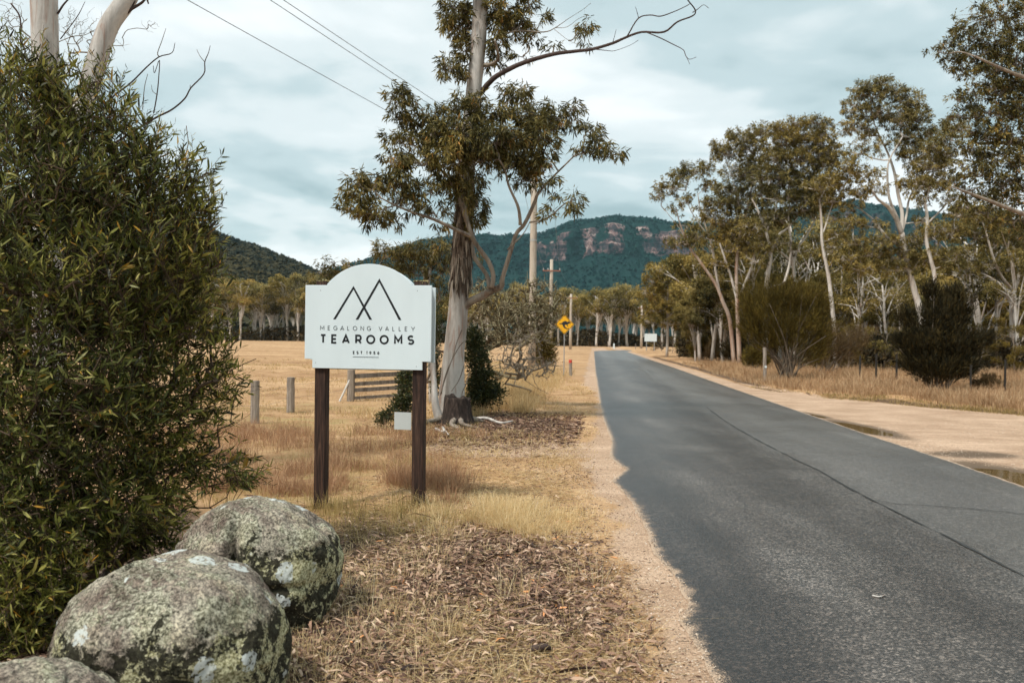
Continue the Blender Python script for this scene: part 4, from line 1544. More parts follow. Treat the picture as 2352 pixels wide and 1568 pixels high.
# --- the big gum by the sign
rg = np.random.default_rng(21)
GY = 17.4
d4 = lambda L: [c4(*p[:2]) + (p[2] * .3899,) for p in L]
d3 = lambda L: [c3(*p[:2]) + (p[2] * .2999,) for p in L]
main_trunk = [(1036, 968, 76), (1037, 930, 62), (1040, 860, 54), (1044, 800, 48), (1051, 730, 45), (1056, 650, 43), (1060, 580, 40), (1066, 500, 41), (1069, 420, 41), (1076, 330, 39), (1084, 250, 37), (1090, 190, 35), (1098, 110, 35), (1104, 0, 35), (1110, -130, 32), (1124, -330, 24)]
A1 = d3([(400, 660, 62), (455, 590, 62), (560, 540, 60), (640, 492, 54), (700, 470, 46), (712, 400, 34), (755, 260, 32), (815, 70, 30), (880, -10, 28)]) + d4([(1220, 1190, 20), (1240, 1140, 16), (1320, 1050, 11), (1400, 970, 9), (1490, 880, 7)])
stems = [dict(p=[p[:2] for p in main_trunk], w=[p[2] for p in main_trunk]),
         dict(p=[p[:2] for p in A1], w=[p[2] for p in A1], dy=-1.2, bark='branch_bark'),
         ]


def stem(L, m, dy=0, bark='branch_bark', name='branch'):
    q = m(L)
    return dict(p=[p[:2] for p in q], w=[p[2] for p in q], dy=dy, bark=bark, name=name)


def stem_at(L, m, y0, y1, bark='branch_bark', name='branch'):
    q = m(L)
    return (q, y0, y1, bark, name)


# children that fork off an already displaced limb start at its depth
FORK = [([(630, 478, 36), (640, 380, 34), (600, 270, 33), (500, 130, 32), (450, 0, 32), (425, -70, 28), (400, -140, 24), (375, -220, 20), (330, -290, 12)], 'c3', -.45, -.9),
        ([(612, 480, 34), (590, 380, 32), (500, 250, 30), (482, 170, 26), (470, 90, 22)], 'c3', -.4, -.1),
        ([(840, 1390, 22), (750, 1350, 20), (620, 1290, 17), (500, 1250, 14), (400, 1210, 10), (320, 1170, 7)], 'c4', -.9, -2.0),
        ([(840, 1380, 18), (815, 1250, 15), (800, 1190, 14), (740, 1090, 10), (700, 1040, 8)], 'c4', -.9, -.6),
        ([(1135, 1325, 20), (1130, 1260, 18), (1115, 1200, 16), (1065, 1090, 13), (1045, 1000, 10), (1010, 940, 8)], 'c4', -.8, -1.2),
        ([(905, 545, 34), (950, 490, 32), (1010, 440, 30), (1150, 372, 27), (1330, 320, 24), (1440, 305, 20), (1560, 290, 18), (1680, 255, 16), (1760, 220, 14), (1850, 190, 12), (1980, 190, 11), (2060, 130, 9), (2150, 95, 8), (2165, 60, 7), (2120, 0, 6), (2115, -20, 3)], 'c4', 0, -2.5),
        ([(1765, 215, 8), (1830, 110, 7), (1900, 90, 6), (1960, 97, 6), (2040, 70, 5), (2110, 38, 4), (2140, 20, 3)], 'c4', -1.7, -2.3),
        ([(1832, 108, 4), (1822, 70, 3), (1813, 42, 2)], 'c4', -1.8, -1.9),
        ([(1880, 192, 6), (1960, 225, 6), (2040, 265, 5), (2095, 295, 4), (2110, 330, 4), (2132, 350, 3), (2172, 338, 2)], 'c4', -1.9, -2.3),
        ([(2110, 330, 3), (2125, 360, 2), (2132, 378, 1.5)], 'c4', -2.2, -2.3),
        ([(2150, 75, 5), (2180, 55, 4), (2215, 30, 3), (2245, 50, 2)], 'c4', -2.3, -2.5),
        ([(1560, 290, 6), (1640, 298, 4), (1690, 300, 3), (1780, 268, 2), (1830, 238, 1.2)], 'c4', -1.2, -1.6),
        ([(1680, 250, 4), (1690, 215, 3), (1700, 175, 2)], 'c4', -1.4, -1.5),
        ([(915, 385, 26), (960, 380, 22), (1003, 352, 18), (1000, 300, 14), (985, 240, 10)], 'c4', 0, -.8),
        ([(930, 250, 14), (1100, 185, 9), (1270, 190, 7), (1340, 165, 5), (1420, 110, 3), (1500, 60, 2), (1550, 20, 1.5)], 'c4', 0, -1.0),
        ([(1340, 165, 4), (1410, 160, 3), (1480, 110, 2), (1540, 90, 1.2)], 'c4', -.6, -.9),
        ([(1330, 170, 3), (1420, 240, 2), (1480, 262, 1.2)], 'c4', -.6, -.9),
        ([(1060, 1470, 9), (1150, 1380, 6), (1190, 1310, 4)], 'c4', -.6, -.9)]
gum_cl = [(750, 80, 110, 90), (790, 170, 80, 60, .4), (800, 290, 70, 60), (720, 390, 75, 60, -.3), (785, 440, 40, 40), (690, 130, 45, 50, 0, .6),
          (1010, 70, 110, 90), (1100, 150, 105, 75), (1190, 60, 55, 55, 0, .6), (1000, 260, 70, 70), (1150, 330, 55, 26, -.3, .6), (1200, 220, 50, 45, 0, .7), (1515, 175, 38, 80, -.5, .8), (1330, 280, 26, 18, -.5, .6), (1270, 110, 35, 45, 0, .6), (985, 370, 60, 40),
          (430, 600, 90, 65, -.8), (405, 540, 45, 35, -.8, .7), (420, 690, 60, 40, -.8), (560, 720, 120, 60, -.5), (640, 660, 60, 30, -.6, .8), (780, 630, 80, 70, -.9), (870, 620, 70, 55, -1.0), (480, 830, 130, 70, -.7), (650, 800, 110, 80, -1), (800, 790, 120, 90, -1.1), (950, 700, 110, 75, -.9), (1110, 560, 100, 60, -.4), (1190, 690, 150, 80, -.6), (1000, 820, 150, 100, -1.1), (1240, 810, 115, 95, -1.0), (1340, 680, 90, 60, -.9), (1455, 640, 42, 48, -1.2, .8), (1430, 720, 50, 40, -1.1, .8), (1540, 770, 55, 42, -1.4, .9), (1600, 865, 70, 45, -1.5), (1690, 900, 65, 42, -1.6, .9), (1510, 885, 55, 38, -1.4, .9), (900, 930, 170, 90, -.8), (700, 910, 140, 75, -1.2), (560, 960, 130, 60, -1.2), (400, 950, 90, 55, -1.4), (1150, 950, 150, 65, -.9), (1270, 940, 70, 50, -1.0), (860, 880, 120, 60, .7), (1080, 860, 120, 60, .5),
          (180, 1080, 80, 55, -1.8), (290, 1080, 90, 55, -1.7), (160, 1180, 80, 65, -1.8), (260, 1260, 95, 65, -1.8), (120, 1240, 45, 45, -1.9, .7), (400, 1080, 105, 60, -1.6), (440, 1190, 95, 70, -1.5, .6), (560, 1140, 120, 80, -1.2, .65), (360, 1310, 75, 40, -1.7, .7), (640, 1260, 80, 70, -1.0, .55), (700, 1070, 90, 60, -.9), (820, 1090, 100, 55, -.8), (880, 1200, 50, 70, -.4), (880, 1310, 45, 60, -.4), (790, 1180, 40, 60, -.9, .7),
          (1190, 1060, 80, 42, -.8, .9), (1300, 1080, 55, 38, -1.1, .8), (1435, 1190, 50, 62, -1.5, .9), (1360, 1170, 34, 34, -1.3, .7), (1290, 1290, 20, 16, -1.2, .6), (1320, 1235, 18, 30, -1.2, .6), (1130, 1010, 70, 40, -.7),
          (860, -150, 200, 110), (1150, -110, 150, 80), (1000, -330, 260, 150)]
cl_d = [c[:4] + ((c[4] if len(c) > 4 else 0),) + ((c[5],) if len(c) > 5 else (1,)) for c in gum_cl]
FW = []
for L, m, y0, y1 in FORK:
    f = {'c3': c3, 'c4': c4}[m]
    sx = {'c3': .2999, 'c4': .3899}[m]
    P = [at(*f(p[0], p[1]), y) for p, y in zip(L, np.linspace(GY + y0, GY + y1, len(L)))]
    FW.append((P, [max(p[2] * sx * GY / FPX / 2, .004) for p in L]))
gum = tree('gum_tree', 'tall pale trunked gum tree with drooping leaves right of the tearooms sign', 'tree', GY, stems, [c4(c[0], c[1]) + (c[2] * .3899, c[3] * .3899, c[4], c[5]) for c in cl_d],
           3100, (.145, .023), rg, None, 'gum_bark', 'gum_leaf', per=22, simple=False, droop=.75, tw=.0065, sides=20, rough=.05, spread=.30, shell=.5, forks=[np.array(f[0]) for f in FW])
go = np.array(gum.location)
for (L, m, y0, y1), (P, w) in zip(FORK, FW):
    dead = L[0][:2] in ((905, 545), (1765, 215), (1832, 108), (1880, 192), (2110, 330), (2150, 75), (1560, 290), (1680, 250))
    MB().tube(P, w, 8 if w[0] > .03 else 5, smooth=4, rough=.12, seed=len(L)).build('branch', M['dead_branch' if dead else 'branch_bark'], gum, smooth=True, origin=go)
# shaggy dark bark hanging on the middle of the trunk and a few ribbons near the foot
mb = MB()
n = 700
zz_ = rg.uniform(.05, 1, n)
yy_ = 400 + 250 * rg.beta(1.6, 1.3, n)
ang = rg.uniform(math.pi * .95, math.pi * 2.05, n)
cen = np.array([at(np.interp(y, [330, 420, 500, 580, 650, 730], [1076, 1069, 1066, 1060, 1056, 1051]), y, GY) for y in yy_])
R_ = .19
P = cen + np.stack([np.cos(ang), np.sin(ang), 0 * ang], -1) * R_
D = np.stack([np.cos(ang) * .10, np.sin(ang) * .10, -np.ones(n)], -1) + rg.normal(size=(n, 3)) * .06
leaves(mb, P, D, rg.uniform(.15, .5, n), rg.uniform(.02, .06, n), rg, .12, rg.random(n), False, side=np.stack([-np.sin(ang), np.cos(ang), 0 * ang], -1))
tag(mb.build('peeling_bark', leafmat('peeling_bark', [(0, (.055, .038, .027)), (.55, (.14, .105, .080)), (1, (.34, .28, .22))], 0, .9, .1), gum, origin=go), kind='stuff')
# pale loose strips and vine stems at the foot
for q, L in enumerate(([(400, 800), (360, 900), (330, 1010), (270, 1180), (235, 1300)], [(440, 870), (380, 930), (300, 1080), (260, 1200), (245, 1290)], [(455, 1130), (430, 1220), (400, 1300), (440, 1420)], [(420, 1060), (380, 1180), (320, 1270)])):
    MB().tube([at(*c3(*p), GY - .42) for p in L], .010, 5, smooth=4).build('loose_bark_strip', M['branch_bark'], gum, smooth=True, origin=go)

# the slim leaning dead stem and the stump in front of the gum
sl_ = gpt(1005, 962)
t = empty('dead_sapling', sl_)
tag(t, 'slim bleached dead stem leaning between sign post and gum trunk', 'dead tree')
MB().tube([at(1012, 972, 16.4), at(1000, 930, 16.4), at(997, 880, 16.45), at(993, 800, 16.5), at(996, 730, 16.6), at(990, 690, 16.6)], (.10, .075, .055, .05, .04, .02), 8, smooth=4, rough=.15).build('trunk', M['gum_bark'], t, smooth=True, origin=np.array(t.location))

sb = gpt(1049, 972)
sb[1] -= .05
t = empty('tree_stump', sb)
tag(t, 'charred dark hollow stump at the foot of the big gum', 'stump')
so = np.array(t.location)
mb = MB()
na, nz = 40, 16
aa = np.linspace(0, 2 * math.pi, na, endpoint=False)
rims = .50 + .10 * fbm(np.stack([np.cos(aa) * 2, np.sin(aa) * 2, 0 * aa], -1), 3, 3)
V = []
for q in range(nz):
    f = q / (nz - 1)
    r = (.29 - .04 * f) * (1 + .45 * (1 - f) ** 3)
    rr_ = r * (1 + .16 * fbm(np.stack([np.cos(aa) * 2.2, np.sin(aa) * 2.2, 0 * aa + f * .6], -1), 4, 8))
    z = -.08 + f * (rims + .08)
    V.append(np.stack([rr_ * np.cos(aa), rr_ * np.sin(aa), z], -1))
for f in (0, .5, 1):
    V.append(np.stack([.19 * (1 - f * .6) * np.cos(aa), .19 * (1 - f * .6) * np.sin(aa), rims - .04 - .25 * f], -1))
V = np.concatenate(V)
m_ = nz + 3
i = np.arange(m_ - 1)[:, None] * na
j = np.arange(na)[None]
mb.add(V, [np.stack([i + j, i + (j + 1) % na, i + na + (j + 1) % na, i + na + j], -1).reshape(-1, 4), np.array([[(m_ - 1) * na + k for k in range(na)]])])
mb.build('stump', M['stump'], t, smooth=True)
rs = np.random.default_rng(3)
for q in range(9):
    a = rs.uniform(0, 2 * math.pi)
    L = rs.uniform(.35, .95)
    P = [(math.cos(a) * .26, math.sin(a) * .26, .10), (math.cos(a) * (.26 + L * .4), math.sin(a) * (.26 + L * .4), .035), (math.cos(a + .3) * (.26 + L), math.sin(a + .3) * (.26 + L), -.02)]
    MB().tube(P, (.06, .035, .012), 6, smooth=4, rough=.2, seed=q).build('root', M['branch_bark'], t, smooth=True)

# fallen branches beside the stump
for q, (L, w_, lab) in enumerate((([(1090, 966), (1118, 968), (1150, 975), (1178, 974)], .035, 'bleached curved dead branch lying right of the stump'),
                                  ([(1078, 955), (1100, 968), (1128, 962), (1150, 958)], .022, 'thin forked stick lying beside the charred stump'),
                                  ([(1000, 988), (1020, 1000), (1016, 984), (1030, 1006)], .028, 'short pale crooked stick lying left of the stump'),
                                  ([(2003, 1402), (2020, 1405), (2034, 1400)], .006, 'pale dry leaf stalk lying alone on the asphalt'),
                                  ([(1225, 1500), (1250, 1507), (1268, 1500)], .022, 'dark lump of charred bark on the leaf litter'),
                                  ([(1242, 1320), (1262, 1326), (1286, 1322)], .008, 'pale curled bark strip on the litter below the grass tuft'))):
    P = []
    for k, p in enumerate(L):
        a = gpt(*p)
        P.append((a[0], a[1], (zg(a[0], a[1]) if a[0] < 1.6 else road_z(a[0], a[1])) + w_ * 1.0 + .03 * (k % 2) * (w_ > .02)))
    o = MB().tube(P, [w_, w_ * .8, w_ * .3], 7, smooth=5, rough=.2, seed=q).build('fallen_branch' if q < 4 else 'bark_piece', M['gum_bark' if q in (0, 2, 3, 5) else 'dead_branch'], smooth=True)
    tag(o, lab, 'dead branch' if q < 4 else 'bark')

# --- second, smaller gum behind the sign
t2 = tree('gum_tree', 'small dark gum with slim trunk behind the arched sign top', 'tree', 21.0,
          [dict(p=[(990, 925), (986, 800), (983, 700), (985, 640), (995, 590), (998, 560)], w=[10, 9, 8, 7, 5, 3]), dict(p=[(984, 680), (975, 640), (968, 615)], w=[5, 4, 2]), dict(p=[(985, 760), (930, 700), (860, 640), (800, 610)], w=[8, 6, 4, 2])],
          [(885, 572, 24, 18), (915, 590, 55, 26), (960, 585, 50, 28), (1010, 575, 40, 28), (1015, 620, 32, 34), (960, 625, 45, 24, 0, .8), (905, 625, 40, 20), (765, 606, 26, 16), (740, 630, 30, 14), (800, 615, 30, 14, 0, .8), (790, 640, 40, 14), (1012, 680, 18, 44, 0, .8), (1080, 590, 20, 30, 1, .5), (855, 620, 30, 14)],
          1800, (.15, .024), np.random.default_rng(5), None, 'gum_bark', 'gum_leaf', per=20, tw=.008, droop=.8)


# --- tangled bare shrubs, green bushes around the gum
def tangle(name, label, base, cl, n, rng, mat, r_tip=.0035, rmax=.035, sides=4, wob=.12, leafs=None):
    root = empty(name, base)
    tag(root, label, 'shrub')
    o = np.array(root.location)
    Q, par, R = grow(base + np.array([0, 0, -.02]), cl, n, rng, .25, r_tip, .42, rmax)
    mb = MB()
    skel_mesh(mb, Q, par, R, rng.random(len(Q) - 1) * .5, sides, wob, rng)
    mb.build('branches', M[mat], root, origin=o)
    mt = MB()
    # fine side twigs
    i = np.repeat(np.arange(1, len(Q)), 2)
    tcc = rng.random((len(i), 1))
    A = Q[par[i]] * (1 - tcc) + Q[i] * tcc
    B = A + nrm(rng.normal(size=A.shape) + (Q[i] - Q[par[i]]) * 2) * rng.uniform(.05, .36, (len(i), 1)) * (Q[:, 2].max() - Q[:, 2].min()) * .25
    sticks(mt, A, B, r_tip * .9, r_tip * .5, rng.random(len(i)))
    tag(mt.build('twigs', M[mat], root, origin=o), kind='stuff')
    if leafs:
        mb = MB()
        nn, lm, LL, WW = leafs
        k = rng.integers(len(Q) // 3, len(Q), nn)
        P = Q[k] + rng.normal(size=(nn, 3)) * LL * .8
        leaves(mb, P, rng.normal(size=(nn, 3)) + np.array([0, 0, .4]), LL * rng.uniform(.5, 1.2, nn), WW, rng, .3, None, True)
        tag(mb.build('foliage', M[lm], root, origin=o), kind='stuff')
    return root


rt = np.random.default_rng(13)
b = gpt(1118, 900)
tangle('bare_shrub', 'tangled bare shrub crusted with pale lichen right of the gum', b, [clump3(c, 20.5) for c in ((1130, 740, 55, 60), (1280, 690, 26, 30), (1265, 735, 34, 30), (1190, 710, 70, 60), (1240, 715, 45, 50), (1200, 760, 80, 40), (1110, 680, 40, 50), (1240, 660, 45, 25), (1100, 790, 40, 50))], 900, rt, 'lichen_twig', .0078, .045, 4, .06, (5500, 'lichen_twig', .036, .018))
b = gpt(1190, 903)
tangle('bare_shrub', 'small leafless vase shaped shrub in front of the timber power pole', b, [clump3(c, 19.6) for c in ((1200, 820, 45, 45), (1240, 840, 50, 35), (1165, 830, 30, 40), (1262, 855, 26, 20), (1215, 780, 60, 30))], 300, rt, 'grey_twig', .0045, .026, 4, .05)


def leafy_bush(name, label, base, cl, n, rng, leafm, LL, WW, twig='bush_twig', up=.3, tw=.004, nodes=120):
    root = empty(name, base)
    tag(root, label, 'shrub')
    o = np.array(root.location)
    Q, par, R = grow(base, cl, nodes, rng, .2, tw, .4, .04)
    mb = MB()
    skel_mesh(mb, Q, par, R, .5, 4, .08, rng)
    mb.build('branches', M[twig], root, origin=o)
    mb = MB()
    nt_ = n // 12
    k = rng.choice(len(cl), nt_, p=np.array([c[1][0] * c[1][2] for c in cl]) / sum(c[1][0] * c[1][2] for c in cl))
    C = np.array([c[0] for c in cl])[k]
    Rr = np.array([c[1] for c in cl])[k]
    dd = nrm(rng.normal(size=(nt_, 3)))
    T = C + dd * Rr * rng.random((nt_, 1)) ** .4
    q = np.repeat(np.arange(nt_), 12)
    P = T[q] + rng.normal(size=(nt_ * 12, 3)) * LL * .7
    D = dd[q] + rng.normal(size=P.shape) * .6 + np.array([0, 0, up])
    tone = np.clip(rng.normal(.45, .2, nt_)[q] + rng.normal(0, .2, nt_ * 12), 0, .99)
    leaves(mb, P, D, LL * rng.uniform(.6, 1.2, len(P)), WW, rng, .25, tone, True)
    tag(mb.build('foliage', M[leafm], root, origin=o), kind='stuff')
    return root


rb_ = np.random.default_rng(31)
leafy_bush('leafy_bush', 'glossy green bush at the right foot of the big gum trunk', gpt(1105, 938), [clump3(c, 17.9) for c in ((1095, 830, 26, 55), (1110, 880, 34, 36), (1088, 780, 20, 30), (1125, 905, 34, 22), (1095, 915, 26, 22))], 9000, rb_, 'shrub_green', .075, .026)
leafy_bush('leafy_bush', 'yellow green bush between the sign post and the timber gate', gpt(930, 950), [clump3(c, 15.6) for c in ((932, 890, 17, 42), (925, 930, 22, 22), (938, 860, 10, 20))], 2600, rb_, 'shrub_green', .07, .024)
leafy_bush('leafy_bush', 'low green tuft of leaves just left of the small blank plate', gpt(882, 976), [clump3(c, 15.2) for c in ((882, 962, 18, 13), (895, 950, 12, 12))], 700, rb_, 'shrub_green', .06, .02)
leafy_bush('leafy_bush', 'dark foliage seen between sign board edge and gum trunk', gpt(1003, 905), [clump3(c, 18.4) for c in ((1000, 800, 12, 50), (1006, 740, 10, 40), (1000, 870, 10, 30))], 1500, rb_, 'shrub_green', .08, .026)
leafy_bush('round_shrub', 'round brown green shrub behind the first power pole', gpt(1247, 842), [clump3(c, 52) for c in ((1245, 795, 24, 32), (1250, 820, 22, 20))], 3200, rb_, 'shrub_olive', .28, .05, 'bush_twig', .5, .01, 40)

# ------------------------------------------------------------------ the big leafy wattle at the left, with the white gum behind it
RBU = np.random.default_rng(77)


def wattle():
    raw = [  # x, y, rx, ry, Y, density
        (40, 150, 60, 70, 5.5, .55), (110, 190, 60, 50, 5.6, .8), (230, 185, 45, 38, 5.7, .7), (262, 250, 50, 55, 5.7, .8), (30, 260, 110, 110, 5.4, .9), (150, 290, 110, 90, 5.6, 1),
        (340, 325, 45, 45, 5.8, .7), (270, 340, 80, 70, 5.7, .9), (60, 430, 170, 150, 5.3, 1.0), (230, 450, 140, 120, 5.6, 1.1), (360, 420, 80, 80, 5.8, .9), (445, 400, 45, 60, 5.9, .55), (430, 500, 70, 70, 5.9, .8), (480, 470, 28, 40, 5.9, .5),
        (320, 580, 150, 120, 5.7, 1.1), (455, 600, 58, 90, 5.9, .75), (90, 650, 220, 180, 5.2, 1.0), (300, 730, 150, 130, 5.7, 1.1), (440, 730, 80, 90, 5.9, .75), (510, 760, 40, 60, 5.9, .5),
        (480, 860, 70, 60, 5.9, .55), (520, 880, 38, 40, 5.9, .45), (340, 890, 140, 110, 5.7, .9), (80, 900, 230, 170, 5.0, 1.0), (460, 960, 80, 60, 5.8, .45), (250, 1010, 170, 120, 5.5, .9), (380, 1060, 120, 70, 5.7, .7),
        (480, 1075, 90, 38, 5.8, .8), (560, 1095, 42, 26, 5.8, .9), (60, 1130, 200, 150, 4.9, 1.0), (270, 1160, 170, 80, 5.3, .8), (380, 1150, 70, 50, 5.5, .7), (60, 1330, 130, 120, 4.6, 1.5), (20, 1450, 120, 100, 4.5, 1.6), (150, 1380, 90, 60, 4.7, 1.3), (330, 1230, 90, 50, 5.5, 1.2), (200, 1250, 110, 60, 5.1, .9),
        (-150, 300, 120, 200, 5.4, .7), (-180, 700, 160, 300, 5.0, .7), (-150, 1150, 150, 250, 4.8, .7)]
    cl, de = [], []
    for x, y, rx, ry, Yc, d in raw:
        s = Yc / FPX
        cl.append((at(x, y, Yc), np.array([rx * s, max(.22, (rx + ry) / 2 * s * 1.15), ry * s])))
        de.append(d)
    base = np.array([at(230, 1300, 5.5)[0], 5.5, 0])
    base[2] = zg(base[0], base[1]) - .03
    root = empty('wattle_bush', base)
    tag(root, 'huge leafy green wattle bush filling the left behind the boulders', 'bush')
    o = np.array(root.location)
    Q, par, R = grow(base, cl, 900, RBU, .25, .0026, .42, .03)
    mb = MB()
    skel_mesh(mb, Q, par, R, .5, 4, .06, RBU)
    mb.build('branches', M['bush_twig'], root, origin=o)
    # leafy shoots
    w = np.array([c[1][0] * c[1][2] * d for c, d in zip(cl, de)])
    ns = 6000
    k = RBU.choice(len(cl), ns, p=w / w.sum())
    C = np.array([c[0] for c in cl])[k]
    Rr = np.array([c[1] for c in cl])[k]
    dd = nrm(RBU.normal(size=(ns, 3)))
    T = C + dd * Rr * RBU.random((ns, 1)) ** .42
    ctr = np.array([at(150, 800, 5.6)[0], 5.7, 1.2])
    axis_ = nrm(nrm(T - ctr) * .55 + dd * .3 + RBU.normal(size=(ns, 3)) * .35 + np.array([.05, -.1, .55]))
    L = RBU.uniform(.16, .36, ns)
    mt = MB()
    A = T - axis_ * L[:, None] * .5
    Bq = T + axis_ * L[:, None] * .5
    sticks(mt, A, Bq, .0024, .0012, RBU.random(ns))
    # each shoot hangs on to the nearest node of the skeleton
    near_ = np.array([np.argmin(((Q - a) ** 2).sum(1)) for a in A])
    sticks(mt, Q[near_], A, .0032, .0024, RBU.random(ns))
    tag(mt.build('twigs', M['bush_twig'], root, origin=o), kind='stuff')
    per = 13
    n = ns * per
    q = np.repeat(np.arange(ns), per)
    f = np.tile((np.arange(per) + .5) / per, ns) + RBU.normal(0, .03, n)
    P = A[q] + axis_[q] * (L[q] * f)[:, None]
    side_ = nrm(np.cross(axis_[q], RBU.normal(size=(n, 3))))
    D = nrm(axis_[q] * .75 + side_ * .75 + np.array([0, 0, -.05]))
    len_ = RBU.uniform(.035, .115, n) * (1 - .35 * f)
    len_ = len_ * np.where(RBU.random(n) < .05, 1.45, 1.0)
    wid = len_ * RBU.uniform(.11, .19, n)
    tone = np.clip(RBU.normal(.42, .17, ns)[q] + RBU.normal(0, .24, n), 0, .955)
    yel = RBU.random(n) < .012
    tone[yel] = RBU.uniform(.965, 1, yel.sum())
    # the 300 leaves that show largest become parts of their own
    d = P - CAMP
    dist = np.linalg.norm(d, axis=1)
    vis = (np.abs(P[:, 0] / P[:, 1]) < .60) & (P[:, 1] > .5)
    # how many leaves lie in front of this one, roughly: prefer the camera side of each clump
    front = (P[:, 1] - C[q][:, 1]) / Rr[q][:, 1]
    score = len_ / dist * vis * (front < -.25)
    big = np.argsort(-score)[:300]
    keep = np.ones(n, bool)
    keep[big] = False
    mb = MB()
    leaves(mb, P[keep], D[keep], len_[keep], wid[keep], RBU, .28, tone[keep])
    tag(mb.build('foliage', M['bush_leaf'], root, origin=o), kind='stuff')
    var = []
    for v in range(14):
        m1 = MB()
        r = np.random.default_rng(500 + v)
        leaves(m1, np.zeros((1, 3)), np.array([[0, 0, 1.0]]), 1.0, .17, r, .3, np.array([min(.99, .2 + .055 * v + (.2 if v == 13 else 0))]), side=np.array([[1.0, 0, 0]]))
        var.append(m1.mesh('leaf', M['bush_leaf']))
    for t, b in enumerate(big):
        Z = Vector(D[b])
        X_ = Z.cross(Vector(RBU.normal(size=3))).normalized()
        Y_ = Z.cross(X_)
        mt_ = Matrix((X_, Y_, Z)).transposed().to_4x4()
        lo = link('leaf', var[t % 14], root)
        lo.matrix_local = Matrix.Translation(Vector(P[b] - o)) @ mt_ @ Matrix.Scale(float(len_[b]), 4)
    return root


wattle()

WY = 9.6
wt = tree('gum_tree', 'white barked gum with two bare stems rising behind the wattle bush', 'tree', WY,
          [dict(p=[(118, 960), (112, 600), (108, 300), (104, 130), (101, 0), (96, -200), (100, -420)], w=[80, 66, 60, 58, 58, 50, 40]),
           dict(p=[(112, 560), (150, 380), (195, 230), (222, 140), (250, 60), (290, 0), (340, -90), (380, -220)], w=[54, 50, 46, 46, 44, 44, 36, 26], dy=.3)],
          [(80, -420, 260, 150), (380, -330, 160, 110), (-120, -260, 160, 110)], 300, (.12, .02), np.random.default_rng(8), None, 'gum_bark', 'gum_leaf', tw=.006, sides=18, rough=.04, simple=True)
wo_ = np.array(wt.location)
for L, y0 in (([(688, 75, 22), (720, 50, 18), (770, 20, 15), (800, -5, 10), (812, 22, 7)], 9.8), ([(700, 60, 12), (735, 10, 10), (720, -30, 6)], 9.8), ([(315, 78, 12), (345, 30, 10), (380, -10, 8)], 9.6),
              ([(480, 420, 10), (560, 560, 10), (640, 510, 9), (720, 450, 8), (800, 370, 7), (870, 312, 6), (940, 290, 4), (957, 235, 2)], 10.3), ([(870, 312, 5), (862, 290, 4), (885, 225, 3), (908, 155, 1.5)], 10.3),
              ([(600, 800, 12), (760, 700, 11), (860, 640, 10), (940, 600, 9), (1010, 540, 8), (1045, 480, 7), (1115, 405, 6), (1120, 340, 5), (1140, 290, 3), (1150, 250, 1.5)], 10.6), ([(1120, 340, 3), (1095, 310, 2), (1075, 270, 1.2)], 10.6), ([(1040, 490, 3), (1040, 465, 2)], 10.6),
              ([(840, 620, 6), (855, 540, 6), (866, 450, 5), (872, 330, 4), (845, 400, 3), (838, 360, 2)], 10.4), ([(780, 600, 4), (790, 480, 3), (808, 405, 2)], 10.4), ([(862, 520, 3), (835, 500, 2), (828, 465, 1.5)], 10.4),
              ([(330, 215, 6), (380, 150, 5), (430, 80, 4), (465, 10, 2)], 11.5), ([(320, 230, 4), (400, 200, 4), (470, 190, 3), (560, 140, 2)], 11.5), ([(60, 20, 8), (110, 100, 8), (112, 250, 6)], 9.0)):
    MB().tube([at(*c1(p[0], p[1]), y0) for p in L], [p[2] * .42 * y0 / FPX / 2 + .0012 for p in L], 6, smooth=4, rough=.12).build('branch', M['dead_branch' if L[0][2] > 5 else 'grey_twig'], wt, smooth=True, origin=wo_)
# faint cloud of fine twigs far behind
rq = np.random.default_rng(4)
mb = MB()
cl_ = [clump3(c, 11.5) for c in ((200, 60, 50, 50), (245, 90, 55, 26), (160, 60, 30, 50), (350, 60, 20, 20), (20, 40, 40, 60))]
Q, par, R = grow(at(150, 170, 11.5), cl_, 330, rq, .2, .0016, .4, .012)
skel_mesh(mb, Q, par, R, .5, 3, .12, rq)
tag(mb.build('twigs', M['grey_twig'], wt, origin=wo_), kind='stuff')

# ------------------------------------------------------------------ boulders


def ico(sub):
    import bmesh
    bm = bmesh.new()
    bmesh.ops.create_icosphere(bm, subdivisions=sub, radius=1.0)
    V = np.array([v.co for v in bm.verts])
    F = np.array([[v.index for v in f.verts] for f in bm.faces])
    bm.free()
    return V, F


ICO = ico(7)


